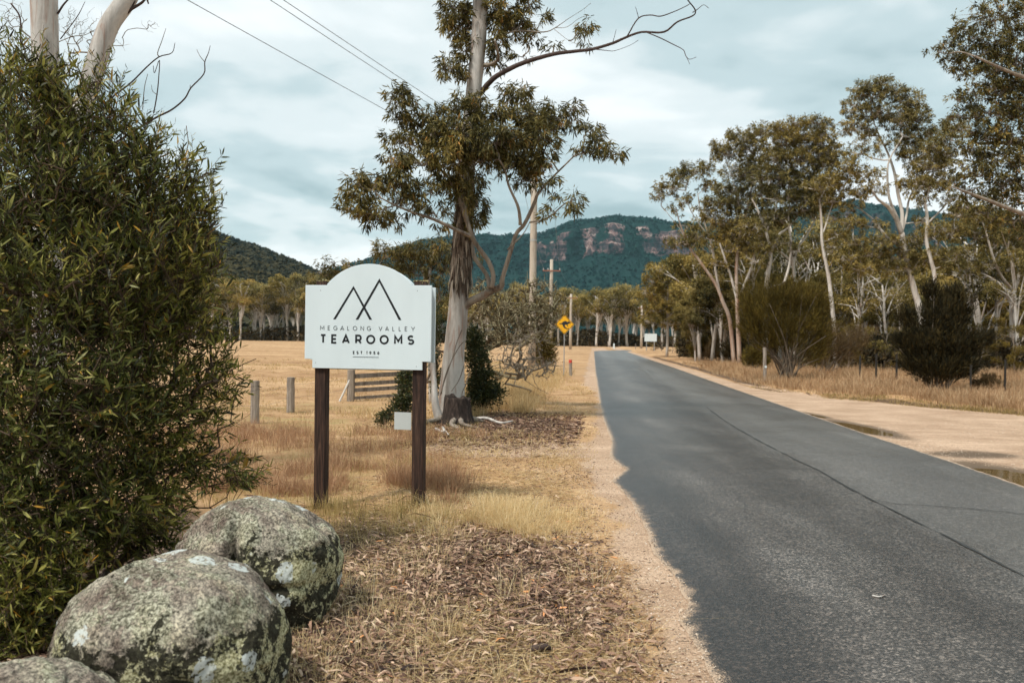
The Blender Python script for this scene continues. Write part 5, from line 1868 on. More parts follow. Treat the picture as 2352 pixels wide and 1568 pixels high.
def boulder(label, cen, rad, seed, flat=.0, mossy=0.0, rot=0.0, warp=.16, dent=None, power=2.4):
    V, F = ICO
    D = V.copy()
    # superellipsoid: squarer shoulders than a ball
    s = (np.abs(D) ** power).sum(1) ** (1 / power)
    P = D / s[:, None]
    P = P * (1 + warp * fbm(D * 1.1 + seed, 2, seed))[:, None]
    P = P * np.array(rad)
    ca, sa = math.cos(rot), math.sin(rot)
    P = P @ np.array([[ca, sa, 0], [-sa, ca, 0], [0, 0, 1]])
    if dent:
        for (dc, dr, dd) in dent:
            w = np.exp(-(((P - np.array(dc)) / np.array(dr)) ** 2).sum(1))
            P = P - nrm(P) * (dd * w)[:, None]
    rf = np.random.default_rng(seed + 100)
    for _ in range(6):                      # weathered flat faces
        nf = nrm(rf.normal(size=3) * np.array([1, 1, .8]))
        sup = (P @ nf).max()
        lim = sup * rf.uniform(.80, .93)
        ex = np.maximum(P @ nf - lim, 0)
        P = P - nf[None] * (ex * .5)[:, None]
    nn = nrm(D / np.array(rad))
    nn = nn @ np.array([[ca, sa, 0], [-sa, ca, 0], [0, 0, 1]])
    P = P + nn * (.026 * fbm(P * 4.5, 4, seed + 1) - .022 * np.maximum(.10 - np.abs(fbm(P * 3.1, 3, seed + 4)), 0) * 8 * (fbm(P * 1.7, 2, seed + 6) > 0) + .012 * fbm(P * 22, 4, seed + 2, .65))[:, None]
    z0 = P[:, 2].min()
    hn = np.clip((P[:, 2] + rad[2] * .75) / (rad[2] * 1.75), 0, 1)
    mb = MB()
    mb.add(P, F)
    o = mb.build('boulder', M['rock'], None, smooth=True, attr=dict(hgt=hn, mossy=np.full(len(P), mossy)))
    o.location = cen
    tag(o, label, 'boulder', 'lichen boulders at the foot of the wattle bush')
    return o


# front boulder: spans x 118-655, top y 1280
YB = 3.72
s = YB / FPX
c_ = at(388, 1475, YB)
boulder('front lichen covered boulder, widest of the three', (c_[0], YB + .02, c_[2] - .08), (262 * s, .43, .43), 3, rot=-.12, dent=[((-.34, -.2, .34), (.2, .5, .12), .03), ((.15, -.36, -.28), (.5, .16, .16), .07)], power=2.5, warp=.12)
YB2 = 4.95
s = YB2 / FPX
c_ = at(585, 1300, YB2)
boulder('mossy topped boulder with a dark cleft behind the front one', (c_[0], YB2, c_[2] - .03), (188 * s, .42, .415), 11, mossy=1.0, rot=.15, dent=[((-.02, -.36, .20), (.035, .3, .17), .10), ((-.22, -.36, .06), (.18, .3, .14), .05), ((.2, -.34, .0), (.2, .3, .025), .03)], power=2.3)
YB3 = 3.05
s = YB3 / FPX
c_ = at(60, 1680, YB3)
boulder('low boulder cut off by the bottom left corner', (c_[0], YB3, c_[2] - .045), (225 * s, .34, .26), 21, rot=.2, power=2.3)

# ------------------------------------------------------------------ trees on the right, measured one by one
rr_ = np.random.default_rng(101)


def sp(pts, bark=None, dy=0):
    d = dict(p=[p[:2] for p in pts], w=[p[2] * .85 for p in pts], dy=dy)
    if bark:
        d['bark'] = bark
    return d


GR = 'gum trees along the right side of the road'
LF = (.20, .050)
DN = 760
T = [
    ('slender forked gum with a round sunlit crown, leftmost of the roadside row', 58, [
        sp([(588, 1750, 32), (560, 1650, 28), (520, 1540, 26), (480, 1440, 22), (420, 1350, 19), (370, 1280, 17), (320, 1210, 14), (270, 1090, 9), (240, 980, 6)], 'gum_bark_orange'),
        sp([(505, 1510, 18), (480, 1380, 17), (460, 1240, 15), (440, 1160, 13), (390, 1010, 9), (370, 900, 6)]), sp([(300, 1180, 7), (260, 1100, 5), (180, 1000, 4)]), sp([(440, 1160, 8), (330, 1000, 6), (300, 880, 4)])],
     [(330, 770, 85, 50), (410, 750, 55, 45), (260, 800, 60, 45), (200, 860, 80, 45), (140, 905, 50, 32), (420, 870, 50, 36, 0, .6), (290, 940, 80, 50, 0, .5), (230, 1000, 50, 40, 0, .4), (440, 840, 40, 30), (250, 1190, 90, 30), (370, 1150, 80, 40), (300, 1100, 60, 30, 0, .6)], 1.0, 'gum_leaf_pale'),
    ('tall gum with orange streaked leaning trunk beside the slender forked gum', 56, [
        sp([(620, 1760, 34), (605, 1600, 28), (600, 1450, 24), (600, 1300, 22), (620, 1150, 19), (660, 1000, 14), (700, 800, 8)], 'gum_bark_orange'), sp([(610, 1560, 20), (570, 1400, 17), (530, 1280, 14), (500, 1190, 11)]), sp([(620, 1500, 22), (660, 1400, 20), (690, 1320, 18), (700, 1240, 15), (620, 1150, 10), (560, 1080, 6)]), sp([(660, 1020, 10), (600, 900, 7), (560, 760, 5), (530, 680, 4)])],
     [(590, 560, 60, 36), (640, 590, 110, 50), (740, 540, 110, 55), (500, 610, 50, 36), (560, 660, 90, 50), (490, 680, 40, 50, 0, .8), (700, 640, 120, 60), (620, 780, 120, 70), (570, 880, 100, 60), (720, 760, 110, 80), (500, 960, 120, 60), (620, 960, 140, 70), (740, 900, 120, 70), (480, 1060, 100, 50), (620, 1070, 130, 60), (560, 1230, 110, 45), (680, 1200, 100, 50), (480, 1310, 80, 36, 0, .7), (760, 1020, 100, 60), (560, 1150, 110, 40), (420, 1000, 60, 50, 0, .7)], 1.0, 'gum_leaf_far'),
    ('broad crowned gum with many crossing white limbs in the middle of the row', 53, [
        sp([(770, 1730, 40), (775, 1560, 36), (780, 1400, 32), (800, 1250, 28), (770, 1120, 20), (730, 1010, 15), (690, 930, 9)]), sp([(800, 1250, 20), (850, 1140, 16), (890, 1110, 12), (960, 1040, 8)]), sp([(790, 1450, 20), (870, 1430, 18), (905, 1340, 16), (920, 1200, 15), (905, 1060, 12), (910, 950, 8)]), sp([(770, 1130, 14), (830, 1000, 10), (840, 880, 7), (860, 740, 5)])],
     [(870, 520, 80, 45), (950, 500, 90, 45), (1070, 480, 85, 40), (1120, 510, 50, 40), (980, 580, 130, 60), (880, 600, 110, 60), (1090, 590, 110, 70), (1150, 660, 90, 60), (840, 690, 120, 70), (980, 700, 150, 80), (1110, 720, 120, 80), (800, 800, 120, 80), (930, 830, 150, 80), (1070, 840, 140, 80), (860, 930, 150, 60), (1000, 930, 130, 60), (820, 1050, 110, 50), (960, 1000, 110, 40, 0, .7), (690, 1100, 90, 40), (860, 1180, 90, 45), (1000, 1230, 80, 40, 0, .7), (760, 1200, 80, 50), (720, 1290, 80, 40, 0, .7)], 1.1, 'gum_leaf_far'),
    ('white limbed gum forking low, just left of the thin straight trunk', 55, [
        sp([(950, 1740, 34), (948, 1560, 30), (945, 1460, 26), (935, 1330, 22), (925, 1200, 18), (905, 1090, 13), (900, 980, 8)]), sp([(935, 1320, 18), (960, 1220, 16), (1010, 1150, 12), (1060, 1060, 8)]), sp([(935, 1310, 16), (880, 1260, 14), (830, 1215, 10), (760, 1120, 6)]), sp([(945, 1430, 14), (1000, 1380, 12), (1045, 1350, 9)]), sp([(880, 1430, 20), (900, 1350, 16), (930, 1290, 12)])],
     [(880, 1030, 110, 50), (1040, 980, 110, 50), (780, 1070, 110, 55), (1000, 900, 100, 60), (1110, 940, 90, 40), (700, 1130, 100, 40, 0, .7)], .9, 'gum_leaf_far'),
    ('thin straight pale trunk gum standing clear of its neighbours', 46, [
        sp([(1185, 1880, 34), (1175, 1700, 32), (1158, 1530, 29), (1140, 1380, 26), (1118, 1270, 23), (1102, 1180, 22), (1100, 1080, 18), (1090, 930, 13)]), sp([(1105, 1140, 14), (1130, 1070, 12), (1155, 985, 9), (1190, 900, 6)]), sp([(1092, 930, 8), (1130, 860, 6), (1160, 820, 4)])],
     [(1090, 860, 110, 50), (1180, 830, 110, 55), (1230, 900, 90, 45), (1140, 940, 110, 40, 0, .8), (1260, 990, 80, 35, 0, .7), (1200, 1050, 60, 40, 0, .6), (1190, 1150, 80, 60, 0, .8), (1160, 1230, 70, 50, 0, .7)], 1, 'gum_leaf_far'),
    ('tallest domed gum of the row, trunk splitting into a wide white V', 45, [
        sp([(1740, 1860, 54), (1690, 1640, 48), (1650, 1480, 42), (1612, 1340, 38), (1590, 1220, 36), (1570, 1130, 40)]), sp([(1572, 1140, 36), (1545, 1060, 32), (1500, 985, 28), (1470, 960, 22), (1430, 930, 17), (1400, 880, 10)], dy=-1), sp([(1570, 1140, 30), (1575, 1020, 26), (1550, 900, 22), (1530, 780, 20), (1490, 660, 15), (1440, 560, 11), (1400, 460, 7)], dy=1), sp([(1555, 1060, 20), (1500, 930, 18), (1488, 800, 15), (1500, 700, 12), (1580, 560, 7)], dy=-.5), sp([(1575, 1120, 20), (1600, 1030, 16), (1620, 920, 13), (1700, 780, 8)], dy=.6), sp([(1480, 1150, 20), (1430, 1090, 18), (1390, 1040, 15), (1310, 980, 11), (1260, 960, 6)], dy=1.5), sp([(1590, 1230, 12), (1530, 1190, 12), (1480, 1150, 14)])],
     [(1340, 280, 75, 50), (1460, 250, 70, 45), (1400, 320, 100, 60), (1520, 300, 90, 55), (1610, 360, 95, 70), (1290, 390, 70, 60), (1420, 430, 110, 70), (1550, 460, 120, 75), (1660, 450, 90, 80), (1290, 510, 90, 70, 0, .8), (1380, 540, 80, 50, 0, .6), (1690, 560, 110, 80), (1590, 600, 100, 60, 0, .8), (1330, 650, 90, 70, 0, .55), (1440, 620, 60, 60, 0, .4), (1660, 690, 110, 80), (1350, 790, 100, 60, 0, .7), (1630, 830, 90, 90, 0, .8), (1270, 760, 70, 90, 0, .8), (1420, 880, 70, 50, 0, .7), (1330, 900, 70, 50, 0, .7), (1480, 1190, 130, 50), (1400, 1260, 110, 50), (1560, 1260, 110, 60), (1660, 1190, 90, 50), (1540, 1340, 110, 50, 0, .8), (1300, 1190, 90, 50, 0, .7), (1420, 1090, 90, 30, 0, .6), (1280, 1080, 90, 50), (1250, 1280, 90, 50), (1340, 1340, 100, 45), (1700, 1300, 90, 60), (1700, 1060, 60, 50, 0, .7)], 1, 'gum_leaf_far'),
    ('crooked white trunk gum just right of the tallest domed gum', 43, [
        sp([(1800, 1860, 34), (1760, 1640, 32), (1745, 1500, 30), (1765, 1390, 28), (1742, 1280, 27), (1718, 1180, 25), (1722, 1080, 24), (1718, 1000, 20), (1700, 920, 13)]), sp([(1728, 1070, 15), (1790, 1010, 13), (1830, 960, 10), (1860, 860, 6)], dy=.8), sp([(1710, 960, 10), (1740, 850, 8), (1770, 740, 5)])],
     [(1740, 740, 90, 70), (1830, 700, 90, 70), (1700, 850, 90, 70), (1800, 830, 110, 60), (1830, 600, 80, 80), (1880, 520, 70, 70), (1760, 640, 90, 60), (1860, 930, 80, 40, 0, .8), (1690, 930, 70, 40, 0, .7), (1760, 1120, 80, 60, 0, .6), (1860, 1130, 90, 70), (1860, 1280, 80, 60), (1770, 1250, 60, 60, 0, .7), (1900, 1020, 80, 50)], 1, 'gum_leaf_far'),
    ('pale twisting gum with low forks near the right edge', 48, [
        sp([(2225, 1900, 44), (2225, 1700, 38), (2222, 1560, 34), (2232, 1470, 32), (2262, 1390, 26), (2250, 1270, 20), (2200, 1150, 12)]), sp([(2220, 1490, 28), (2150, 1430, 24), (2090, 1400, 20), (2030, 1340, 15), (1960, 1250, 10)], dy=1), sp([(2228, 1470, 20), (2150, 1370, 18), (2100, 1240, 15), (2070, 1130, 12), (2040, 1050, 7)], dy=-1), sp([(2262, 1400, 16), (2330, 1330, 14), (2380, 1240, 10)])],
     [(1960, 1020, 110, 60), (2080, 1050, 120, 70), (2210, 1090, 120, 70), (2330, 1100, 110, 90), (2000, 1150, 100, 60, 0, .8), (2130, 1190, 110, 60, 0, .7), (1940, 1260, 90, 50, 0, .8), (2280, 1220, 100, 50, 0, .6), (2060, 980, 110, 50), (1900, 1100, 80, 50), (1950, 1360, 90, 50, 0, .7), (2090, 1330, 90, 60, 0, .7), (2200, 1340, 80, 60, 0, .6), (2330, 1340, 90, 70)], .9, 'gum_leaf_far'),
    ('bushy orange green tree at the bend, left end of the right side trees', 84, [
        sp([(190, 1770, 20), (195, 1650, 18), (190, 1540, 14), (200, 1420, 9)]), sp([(195, 1640, 12), (270, 1520, 9), (310, 1400, 6)]), sp([(192, 1600, 10), (110, 1520, 8), (80, 1450, 5)])],
     [(160, 1340, 80, 50), (260, 1310, 90, 50), (350, 1350, 80, 60), (110, 1410, 70, 50), (220, 1400, 110, 60), (90, 1490, 70, 50), (190, 1490, 110, 60), (320, 1460, 110, 70), (400, 1420, 70, 70), (120, 1580, 90, 50), (260, 1580, 120, 60), (400, 1560, 80, 70), (80, 1650, 60, 40), (200, 1660, 100, 40), (330, 1660, 100, 50)], 1.0, 'gum_leaf_pale'),
]
for q, (lab, Yt, st, cl, dn, lm) in enumerate(T):
    k_l = (Yt / 52)
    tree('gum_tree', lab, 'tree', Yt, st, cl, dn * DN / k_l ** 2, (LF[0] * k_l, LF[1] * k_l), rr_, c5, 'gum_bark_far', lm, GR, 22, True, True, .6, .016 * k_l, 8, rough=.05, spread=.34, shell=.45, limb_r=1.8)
# nearest tree, its trunk beyond the right edge
tree('gum_tree', 'dark heavy gum crown hanging in from the right edge', 'tree', 25, [
    dict(p=[(2580, 960), (2570, 700), (2540, 400), (2480, 100), (2420, -150)], w=[90, 80, 66, 50, 30]),
    dict(p=[(2550, 560), (2440, 520), (2352, 492), (2262, 457), (2185, 428)], w=[18, 14, 10, 7, 3], dy=-1, bark='branch_bark'),
    dict(p=[(2550, 600), (2430, 530), (2352, 510), (2280, 500), (2225, 470)], w=[15, 11, 8, 5, 3], dy=.5, bark='branch_bark'),
    dict(p=[(2520, 250), (2420, 200), (2330, 170), (2240, 130)], w=[20, 13, 8, 4], dy=-1, bark='branch_bark'),
    dict(p=[(2530, 420), (2440, 360), (2340, 330), (2240, 330)], w=[30, 20, 12, 6], dy=1, bark='branch_bark')],
     [c5(c[0], c[1]) + (c[2] * .3899, c[3] * .3899) + tuple(c[4:]) for c in [
         (1790, 60, 55, 36, 0, .8), (1850, 30, 70, 50), (1870, 110, 60, 40), (1990, 10, 110, 60), (2000, 100, 120, 70), (1940, 180, 80, 50), (2120, 40, 130, 90), (2240, 120, 150, 100), (2110, 190, 120, 80), (2280, 0, 150, 90), (2260, 260, 130, 90), (2130, 300, 130, 80), (2010, 320, 100, 60), (1920, 350, 70, 45), (1880, 440, 70, 45, 0, .8), (1980, 440, 100, 60), (2100, 430, 120, 70), (2230, 420, 130, 90), (1960, 530, 90, 55, 0, .8), (2070, 560, 110, 70), (2200, 570, 130, 90), (2000, 650, 110, 60, 0, .8), (2130, 690, 130, 80), (2260, 720, 120, 90), (1930, 740, 80, 50, 0, .8), (2020, 780, 110, 70), (2170, 830, 140, 80), (2280, 860, 110, 80), (1970, 870, 90, 50), (2090, 920, 120, 50), (2230, 960, 120, 50), (1960, 980, 90, 40, 0, .8), (2080, 1030, 110, 50), (2220, 1060, 120, 60), (2330, 1180, 90, 80), (2420, 300, 160, 300), (2420, 700, 140, 200), (2100, -140, 200, 90), (2400, -150, 200, 140), (1930, -60, 80, 50)]],
     1150, (.145, .036), rr_, None, 'gum_bark', 'gum_leaf', GR, 22, True, True, .6, .009, 14, rough=.04, spread=.34, shell=.45, limb_r=1.0)

# ------------------------------------------------------------------ model trees for the woods, then copies
ZV = Vector((0, 0, 1))


def model_gum(seed, h, nclump, ntuft, leaf, leafm, bark='gum_bark_far', wide=1.0, low=.45, tk=1.0):
    r = np.random.default_rng(seed)
    root = empty('gum_tree', (0, 0, 0))
    lean = r.normal(0, .05, 2)
    k = 6
    z = np.linspace(-.3, h * .80, k)
    wob = np.cumsum(r.normal(0, .035 * h / 6, (k, 2)), 0)
    TP = np.column_stack([lean[0] * z + wob[:, 0], lean[1] * z + wob[:, 1], z])
    MB().tube(TP, np.linspace(.015, .006, k) * h * tk, 6, smooth=2).build('trunk', M[bark], root, smooth=True)
    CLs = []
    mbT = MB()
    for q in range(nclump):
        t = r.uniform(low, .98)
        a = r.uniform(0, 2 * math.pi)
        rad = h * .24 * wide * r.uniform(.2, 1) * (1.15 - abs(t - .72))
        P0 = TP[min(k - 1, int(r.uniform(.45, 1) * k))]
        c = np.array([lean[0] * h * t + math.cos(a) * rad, lean[1] * h * t + math.sin(a) * rad, h * t])
        P0 = TP[min(k - 1, int(r.uniform(.25, .95) * k))]
        P0 = np.array([P0[0], P0[1], min(P0[2], c[2] - .1 * h)])
        mid = P0 + (c - P0) * np.array([.38, .38, .60]) + r.normal(size=3) * .012 * h
        if q < 8:
            MB().tube([P0, mid, c], (h * .0065 * tk, h * .0045 * tk, h * .002 * tk), 5, smooth=3).build('branch', M[bark], root, smooth=True)
        else:
            mbT.tube([P0, mid, c], (h * .006, h * .004, h * .002), 4, smooth=2)
        CLs.append((c, np.array([.095, .095, .060]) * h * r.uniform(.7, 1.35)))
    mbL = MB()
    gum_foliage(mbL, mbT, CLs, [1] * nclump, (leaf[0] * h, leaf[1] * h), r, ntuft, .4, .35, h * .0015, True, .4) if False else None
    for c, rr in CLs:
        n = ntuft
        d = nrm(r.normal(size=(n, 3)))
        P = c + d * rr * r.random((n, 1)) ** .4
        D = d * .5 + r.normal(size=(n, 3)) * .6 + np.array([0, 0, -.25])
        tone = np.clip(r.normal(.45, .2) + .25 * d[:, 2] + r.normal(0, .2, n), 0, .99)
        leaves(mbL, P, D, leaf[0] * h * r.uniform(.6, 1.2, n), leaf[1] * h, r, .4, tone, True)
    if mbT.V:
        tag(mbT.build('twigs', M[bark], root), kind='stuff')
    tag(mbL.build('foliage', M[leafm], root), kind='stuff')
    return root


def copy_thing(root, loc, rz, s, first=False, label=None, group=None, cat=None):
    if first:
        r = root
    else:
        r = root.copy()
        COL.objects.link(r)
        for ch in list(root.children):
            c = ch.copy()
            COL.objects.link(c)
            c.parent = r
    r.location = loc
    r.rotation_euler = (0, 0, rz)
    r.scale = (s[0], s[0], s[1]) if isinstance(s, tuple) else (s, s, s)
    tag(r, label, cat, group)
    return r


used = {}
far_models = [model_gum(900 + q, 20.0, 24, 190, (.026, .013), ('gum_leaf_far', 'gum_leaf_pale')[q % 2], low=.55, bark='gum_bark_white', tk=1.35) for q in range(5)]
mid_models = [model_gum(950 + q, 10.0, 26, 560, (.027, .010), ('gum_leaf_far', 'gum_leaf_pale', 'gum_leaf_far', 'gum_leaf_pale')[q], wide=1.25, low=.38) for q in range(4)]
bush_models = [model_gum(980 + q, 5.0, 15, 230, (.036, .010), ('shrub_olive', 'gum_leaf_pale', 'shrub_dark')[q], wide=1.9, low=.12, bark='branch_bark') for q in range(3)]


def put(models, key, q, px, Y, h, base_h, label, group, cat='tree', rz=None):
    m = models[q % len(models)]
    first = (key, q % len(models)) not in used
    used[(key, q % len(models))] = 1
    x = (px - 1176) / FPX * Y
    a = RF.uniform(0, 6.28)
    sc_ = h / base_h
    copy_thing(m, (x, Y, zg(x, Y) if Y < 250 else -.1), a, (sc_ * RF.uniform(.9, 1.15), sc_), first, label, group, cat)


RF = np.random.default_rng(55)
q = 0
SEGL = [(430, 'behind the wattle edge'), (560, 'between wattle and sign'), (640, 'just left of the sign board'), (700, 'low behind the board'), (1010, 'behind the big gum'), (1120, '')]
for row, (Y0, n_, rn_) in enumerate(((300, 24, 'front'), (322, 22, 'middle'), (350, 20, 'rear'))):
    for px in np.linspace(440, 1110, n_):
        px = px + RF.normal(0, 10)
        w = [SEGL[i][1] for i in range(len(SEGL) - 1) if px < SEGL[i + 1][0]]
        w = w[0] if w else SEGL[-2][1]
        put(far_models, 'f', int(RF.integers(0, 5)), px, Y0 + RF.normal(0, 6), RF.uniform(17, 25) * (1 if px < 760 else .8), 20.0, 'white stemmed gum, %s of left tree line, %s' % (rn_, w), 'tree line beyond the left field')
for row, (Y0, n_, rn_) in enumerate(((236, 20, 'front'), (255, 20, 'middle'), (280, 18, 'rear'))):
    for px in np.linspace(1105, 1700, n_):
        px = px + RF.normal(0, 8)
        w = 'behind the power poles' if px < 1290 else 'right of the kangaroo sign' if px < 1380 else 'above the road end' if px < 1480 else 'behind the blank sign'
        put(far_models, 'f', int(RF.integers(0, 5)), px, Y0 + RF.normal(0, 5), RF.uniform(11, 18), 20.0, 'pale gum, %s row beyond the bend, %s' % (rn_, w), 'far row of trees behind the bend')
LM = ['behind the blank road sign', 'behind the small bushes near the bend', 'behind the yellow olive bush', 'behind the round dark green bush', 'behind the marker post', 'behind the big feathery shrub', 'right of the big feathery shrub', 'behind the thin straight trunk',
      'above the dark pickets', 'left of the black shrub', 'behind the black shrub', 'right of the black shrub', 'above the right pickets', 'by the right edge of the view']
for row, (Y0, ha, hb, rn_) in enumerate(((63, 5, 8.5, 'nearest'), (77, 7, 11, 'second'), (98, 9, 15, 'third'), (135, 12, 18, 'rearmost'))):
    for i_, px in enumerate(np.linspace(1570 if row > 1 else 1600, 2470, 14)):
        put(mid_models, 'm', int(RF.integers(0, 4)), px + RF.normal(0, 9), Y0 + RF.normal(0, 3), RF.uniform(ha, hb), 10.0, 'gum, %s rank of the right wood, %s' % (rn_, LM[i_]), 'wood behind the roadside row')
# thin white stems with little foliage standing in front of the wood
bare = [model_gum(940 + q, 10.0, 14, 230, (.022, .008), 'gum_leaf_far', bark='gum_bark_white', wide=1.35, low=.5, tk=1.1) for q in range(3)]
for i_, (px, Y0, h, w) in enumerate(((1660, 66, 9.5, 'left of the leaning orange trunk'), (1610, 70, 10, 'behind the yellow olive bush'), (1635, 68, 11, 'between the small bushes and the orange trunk'), (1700, 64, 11, 'right beside the leaning orange trunk'), (1790, 66, 12, 'over the middle of the feathery shrub'), (1815, 70, 12.5, 'rear of the feathery shrub, right of middle'), (1895, 64, 10.5, 'just left of the thin straight trunk'), (1925, 60, 8, 'just right of the thin straight trunk'), (1735, 60, 9, 'directly behind the marker post'), (1765, 64, 10.5, 'over the left half of the feathery shrub'), (1835, 62, 9.5, 'over the right half of the feathery shrub'), (1868, 60, 9, 'between the feathery shrub and the thin straight trunk'),
                                     (1958, 52, 6.5, 'above the leftmost dark picket'), (1990, 56, 7.5, 'above the middle dark picket'), (2035, 54, 6.5, 'leaning left of the black shrub'), (2075, 60, 8, 'touching the left side of the black shrub'), (2235, 50, 8.5, 'just right of the black shrub'), (2262, 53, 9.5, 'right of the black shrub, second stem'), (2290, 50, 8, 'left of the pale twisting gum'), (2345, 47, 8, 'at the right edge of the view'))):
    put(bare, 'w', i_, px, Y0, h, 10.0, 'thin white stemmed sapling %s' % w, 'white saplings in the right wood')
SC = ((1905, 47, 2.6, 2, 'behind the brown grey scrub'), (1950, 44, 2.3, 0, 'left of the leftmost picket'), (1985, 50, 2.6, 0, 'between the two leftmost pickets'), (2030, 46, 2.2, 1, 'right of the middle picket'), (2075, 52, 2.8, 0, 'left of the black shrub'), (2250, 42, 1.9, 2, 'right of the black shrub'), (2290, 45, 2.4, 0, 'between the two right pickets'), (2330, 40, 2.0, 0, 'right of the last picket'),
      (2380, 44, 2.6, 2, 'just past the right edge'), (2200, 48, 2.6, 0, 'behind the right half of the black shrub'), (2130, 52, 2.7, 1, 'behind the left half of the black shrub'), (1870, 52, 2.7, 0, 'behind the feathery shrub, right side'), (1820, 58, 2.8, 2, 'behind the feathery shrub, middle'), (2440, 38, 2.2, 0, 'far past the right edge'),
      (1770, 62, 2.2, 0, 'behind the feathery shrub, left side'), (1935, 58, 3.4, 1, 'tall and pale, back of the leftmost picket'), (2060, 60, 3.2, 1, 'tall and pale, back of the third picket'), (2300, 56, 3.2, 1, 'tall and pale, back of the right pickets'))
for px, Y0, h, k, w in SC:
    put(bush_models, 'b', k, px, Y0, h * 1.25, 5.0, 'scrubby bush %s' % w, 'scrub behind the bank fence', 'bush')
for q_, (px, pb, h, k, w) in enumerate(((1520, 806, 34, 2, 'second from the blank road sign'), (1545, 812, 30, 0, 'in the middle of its row'), (1565, 812, 38, 2, 'tallest of its row'), (1500, 806, 22, 1, 'nearest the blank road sign'), (1585, 815, 30, 0, 'right end of its row'))):
    p = gpt(px, pb)
    put(bush_models, 'b', k, px, p[1], h * 1.35 * p[1] / FPX, 5.0, 'small verge bush near the bend, %s' % w, 'small bushes near the bend', 'bush')
M['undergrowth'] = leafmat('undergrowth', [(0, (.018, .015, .009)), (.6, (.055, .042, .022)), (1, (.12, .09, .045))], .1, .9, .1)
# dim undergrowth at the feet of the far trees
for nm, (pa_, pz_), Yu, hu, nn in (('far_undergrowth', (430, 1110), 330, 7.0, 34000), ('far_undergrowth', (1110, 1700), 268, 6.5, 30000), ('wood_undergrowth', (1560, 2520), 88, 6.5, 30000), ('bank_undergrowth', (1830, 2560), 50, 3.0, 26000)):
    mb = MB()
    px = RF.uniform(pa_, pz_, nn)
    Yv = Yu + RF.normal(0, Yu * .05, nn)
    x = (px - 1176) / FPX * Yv
    z = hu * RF.random(nn) * (.55 + .45 * fbm2(x, x * 0, .12, 3, 7))
    P = np.column_stack([x, Yv, np.abs(z)])
    s_u = Yu / 300
    leaves(mb, P, RF.normal(size=(nn, 3)) + np.array([0, 0, .5]), 1.1 * s_u ** .6, .5 * s_u ** .8, RF, .3, None, True)
    tag(mb.build(nm, M['undergrowth']), {330: 'dim brown undergrowth under the tree line beyond the left field', 268: 'dim brown undergrowth under the far trees behind the bend', 88: 'dim undergrowth inside the right wood', 50: 'low brown scrub mass behind the dark pickets'}[Yu], 'undergrowth', kind='stuff')

# ------------------------------------------------------------------ feathery shrubs on the right bank


def needle_shrub(name, label, base, cl, n, rng, mat, LL, WW, stems=14, spreadb=.35, twig='rough_bark', per=14, rs=.03):
    root = empty(name, base)
    tag(root, label, 'shrub')
    o = np.array(root.location)
    C = np.array([c[0] for c in cl])
    R = np.array([c[1] for c in cl])
    w = R[:, 0] * R[:, 2]
    mb = MB()
    for q in range(stems):
        k = rng.choice(len(C), p=w / w.sum())
        tip = C[k] + rng.normal(size=3) * R[k] * .5
        b = base + np.array([rng.normal() * spreadb * .4, rng.normal() * spreadb * .3, -.05])
        m1 = b + (tip - b) * .4 + np.array([0, 0, .12]) * np.linalg.norm(tip - b) + rng.normal(size=3) * .05
        MB_ = mb.tube([b, m1, tip], (rs, rs * .7, rs * .3), 5, smooth=4)
    mb.build('stems', M[twig], root, smooth=True, origin=o)
    nt_ = n // per
    k = rng.choice(len(C), nt_, p=w / w.sum())
    d = nrm(rng.normal(size=(nt_, 3)))
    Tt = C[k] + d * R[k] * rng.random((nt_, 1)) ** .45
    axis_ = nrm((Tt - base) * np.array([1, 1, .8]) / np.linalg.norm(Tt - base, axis=1, keepdims=True) + rng.normal(size=(nt_, 3)) * .22 + np.array([0, 0, .4]))
    q = np.repeat(np.arange(nt_), per)
    f = rng.random((nt_ * per, 1))
    P = Tt[q] + axis_[q] * f * LL * 2.2 + rng.normal(size=(nt_ * per, 3)) * LL * .25
    D = axis_[q] + rng.normal(size=P.shape) * .35
    tone = np.clip(rng.normal(.45, .18, nt_)[q] + rng.normal(0, .16, len(q)), 0, .99)
    mb = MB()
    leaves(mb, P, D, LL * rng.uniform(.7, 1.3, len(P)), WW, rng, .15, tone, True)
    tag(mb.build('foliage', M[mat], root, origin=o), kind='stuff')
    return root


rn = np.random.default_rng(61)
b = gpt(1808, 876)
Yb = b[1]
needle_shrub('feathery_shrub', 'big feathery olive shrub fanning up from one foot on the bank', b, [clump3(c, Yb) for c in ((1740, 715, 40, 42), (1785, 690, 55, 30), (1845, 700, 52, 36), (1725, 760, 22, 34), (1775, 750, 50, 40), (1845, 755, 45, 45), (1880, 780, 24, 40), (1760, 790, 24, 26), (1860, 820, 26, 26), (1810, 790, 36, 36), (1715, 690, 16, 20), (1880, 720, 20, 26))], 34000, rn, 'shrub_olive', .22, .014, 26, .5, rs=.035)
b = gpt(2155, 905)
Yb = b[1]
needle_shrub('dense_shrub', 'dense almost black shrub standing on the right bank grass', b, [clump3(c, Yb) for c in ((2165, 740, 46, 40), (2185, 705, 28, 30), (2105, 800, 30, 30), (2160, 800, 56, 40), (2225, 800, 32, 22), (2150, 855, 50, 36), (2190, 850, 36, 30), (2108, 845, 26, 20), (2090, 745, 22, 18), (2252, 790, 24, 12), (2140, 685, 16, 18), (2078, 800, 16, 14), (2205, 735, 20, 22), (2212, 845, 22, 22))], 42000, rn, 'shrub_dark', .17, .020, 18, .4)
b = gpt(1895, 862)
needle_shrub('feathery_shrub', 'thin brown grey scrub between the olive shrub and the pickets', b, [clump3(c, b[1]) for c in ((1900, 790, 34, 34), (1930, 820, 34, 28), (1960, 790, 30, 30), (1880, 830, 24, 20))], 9000, rn, 'shrub_brown', .2, .014, 16, .6)
